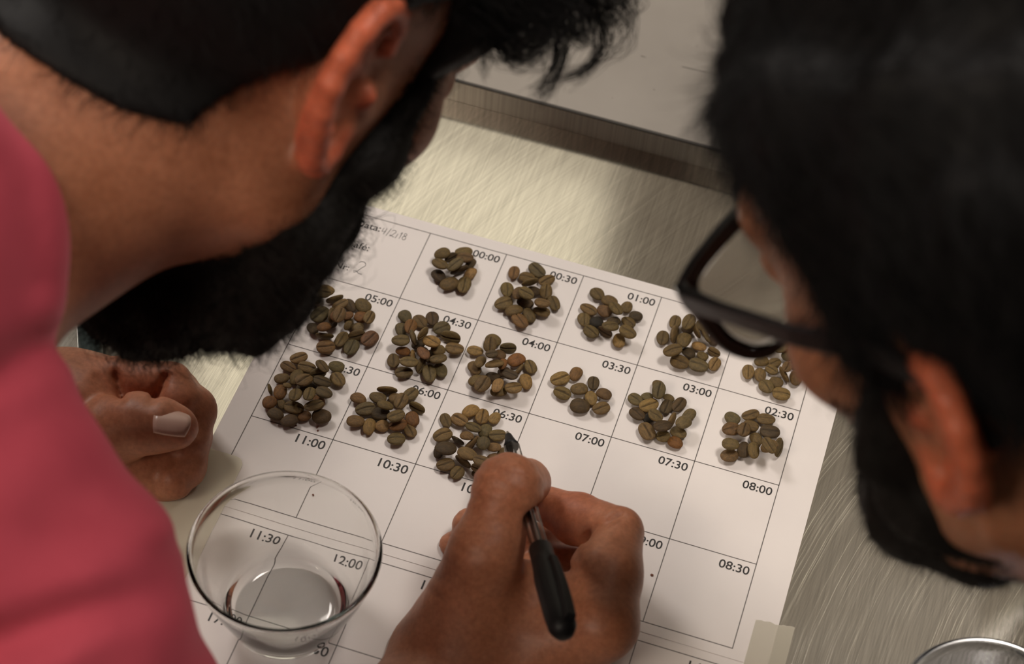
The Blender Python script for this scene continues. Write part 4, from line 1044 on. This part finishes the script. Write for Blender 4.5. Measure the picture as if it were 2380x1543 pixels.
a_ = strands(hairR, V, 26000, .020, .22, flowR, .18, .00020, 5, jitter=.16)
b_ = strands(hairR, V, 2600, .012, .25, fl(HR_, (0, -.2, -1.)), .25, .0002, 4, keep=lambda W: np.abs((hairline(HR_.loc(W)[:, 1], HRT) - HR_.loc(W)[:, 2])) < .008)
Vh, Fh = join((V, Fc), a_, b_)
# --
childR(link('hair', new_mesh('hair', Vh, Fh, True), hair_m))
eyes_and_brows(HR_, childR)
beardR = beard_shape(HR_, .0165, .0215, .0105, False)
V, Fc = surface(beardR, oR - .16, oR + .16, .0028)
st = strands(beardR, V, 11000, .006, .5, fl(HR_, (0, .35, -1.)), .2, .00016, 4, jitter=.4)
st2 = strands(lambda p: bodyR(p), surface(bodyR, oR - .14, oR + .14, .005)[0], 4200, .006, .35, fl(HR_, (0, .3, -1.)), .2, .00016, 4, jitter=.3,
              keep=lambda W: (lambda q: (q[:, 2] < -.012) & (q[:, 2] > -.10) & (q[:, 1] > .012 + .3 * (q[:, 2] + .03)) & (q[:, 1] < .042))(HR_.loc(W)))
Vh, Fh = join((V, Fc), st, st2)
childR(link('beard', new_mesh('beard', Vh, Fh, True), beard_m))

# ---- glasses on the right man's nose
gl = tag(empty('eyeglasses', HR_.wld((0, .118, .012))), 'black framed eyeglasses worn by the man with thick black hair', 'glasses')
inv = Matrix.Translation(-gl.location)
def gchild(o): o.parent = gl; o.matrix_parent_inverse = inv; return o
acetate_m = mat('black_acetate', (.008, .008, .009), .30)
lens_m = mat('eyeglass_lens', (1, 1, 1), .0, 0, .5, **{'Transmission Weight': 1.0, 'IOR': 1.5})
OUT = [(-.0665, .0155), (-.060, .0195), (-.046, .0205), (-.030, .0205), (-.017, .018), (-.0105, .011), (-.0105, .001), (-.013, -.013), (-.020, -.028), (-.033, -.0345), (-.047, -.0310), (-.0585, -.0170), (-.0640, .001)]
GY, GZ, GP, GX = .1000, .002, .026, 1.03            # lens plane depth, height, wrap
def gpt(x, z, dy=0.): return HR_.wld((x * GX, GY - abs(x) * GP * 2.2 * abs(x) / .066 * 1.0 + dy - .06 * z, GZ + z))
def smooth_loop(pts, k=4):
    P = np.array(pts); n = len(P); out = []
    for i in range(n):
        a, b, c, d = P[i - 1], P[i], P[(i + 1) % n], P[(i + 2) % n]
        for j in range(k):
            u = j / k; out.append(.5 * (2 * b + (c - a) * u + (2 * a - 5 * b + 4 * c - d) * u * u + (3 * b - a - 3 * c + d) * u ** 3))
    return np.array(out)
for sgn in (1, -1):
    lp = smooth_loop([(x * sgn, z) for x, z in OUT])
    ctr = lp.mean(0)
    rimm = MB(); n = len(lp); V = []; Fc = []
    for x, z in lp:
        dv = np.array([x, z]) - ctr; dv /= np.linalg.norm(dv)
        topk = 1.0 + .45 * max(0, (z - ctr[1]) / .02)
        wi, wo = .0012, .0030 * topk
        for (o_r, dy) in ((-wi, -.0018), (wo, -.0018), (wo, .0020), (-wi, .0020)):
            V.append(gpt(x + dv[0] * o_r, z + dv[1] * o_r, dy))
    for i in range(n):
        j = (i + 1) % n
        for k in range(4): Fc.append((i * 4 + k, i * 4 + (k + 1) % 4, j * 4 + (k + 1) % 4, j * 4 + k))
    o = gchild(link('rim', rimm.add(V, Fc).mesh('rim'), acetate_m)); bevel(o, .0007)
    V = []; Fc = []; rings = 7
    for side in (0, 1):
        for r in range(rings):
            f = r / (rings - 1)
            for x, z in lp:
                X, Z = ctr[0] + (x - ctr[0]) * f * .995, ctr[1] + (z - ctr[1]) * f * .995
                th = .0022 - .0013 * f * f
                V.append(gpt(X, Z, -.0006 + (.0012 * (1 - f * f)) + (th / 2 if side == 0 else -th / 2)))
    for side in (0, 1):
        o0 = side * rings * n
        for r in range(rings - 1):
            for i in range(n):
                j = (i + 1) % n; q = (o0 + r * n + i, o0 + r * n + j, o0 + (r + 1) * n + j, o0 + (r + 1) * n + i); Fc.append(q if side == 0 else q[::-1])
    for i in range(n):
        j = (i + 1) % n; a = (rings - 1) * n; Fc.append((a + i, a + j, rings * n + a + j, rings * n + a + i))
    me = new_mesh('lens', np.array(V), Fc, True)
    gchild(link('lens', me, lens_m))
    # temple arm: hinge block, straight bar, drop behind the ear
    hx, hz = .0680 * sgn, .0165
    path = [gpt(hx, hz, .001), gpt(hx * 1.04, hz, -.004), HR_.wld((.0765 * sgn, .070, .0215)), HR_.wld((.0810 * sgn, .030, .0255)), HR_.wld((.0815 * sgn, -.004, .0295)), HR_.wld((.0805 * sgn, -.022, .023)), HR_.wld((.078 * sgn, -.040, -.002))]
    hh2 = [.0042, .0042, .0038, .0042, .0046, .0042, .0030]; tk = [.0024, .0024, .0016, .0016, .0016, .0016, .0015]
    V = []; Fc = []
    up = HR_.M[:, 2]; rt = HR_.M[:, 0]
    for i, pth in enumerate(path):
        d_ = path[min(i + 1, len(path) - 1)] - path[max(i - 1, 0)]; d_ /= np.linalg.norm(d_)
        u_ = up - d_ * (up @ d_); u_ /= np.linalg.norm(u_); s_ = np.cross(d_, u_)
        for a, c in ((-1, -1), (1, -1), (1, 1), (-1, 1)): V.append(pth + u_ * hh2[i] * a + s_ * tk[i] * c)
    for i in range(len(path) - 1):
        for k in range(4): Fc.append((i * 4 + k, i * 4 + (k + 1) % 4, (i + 1) * 4 + (k + 1) % 4, (i + 1) * 4 + k))
    Fc += [(3, 2, 1, 0), tuple((len(path) - 1) * 4 + k for k in range(4))]
    o = gchild(link('temple_arm', new_mesh('temple_arm', np.array(V), Fc, False), acetate_m)); bevel(o, .0008)
br_ = MB().tube([gpt(-.0095, .008, 0), gpt(-.004, .0115, .001), gpt(.004, .0115, .001), gpt(.0095, .008, 0)], [.0026, .0022, .0022, .0026], 10)
gchild(link('nose_bridge', br_.mesh('nose_bridge', True), acetate_m))
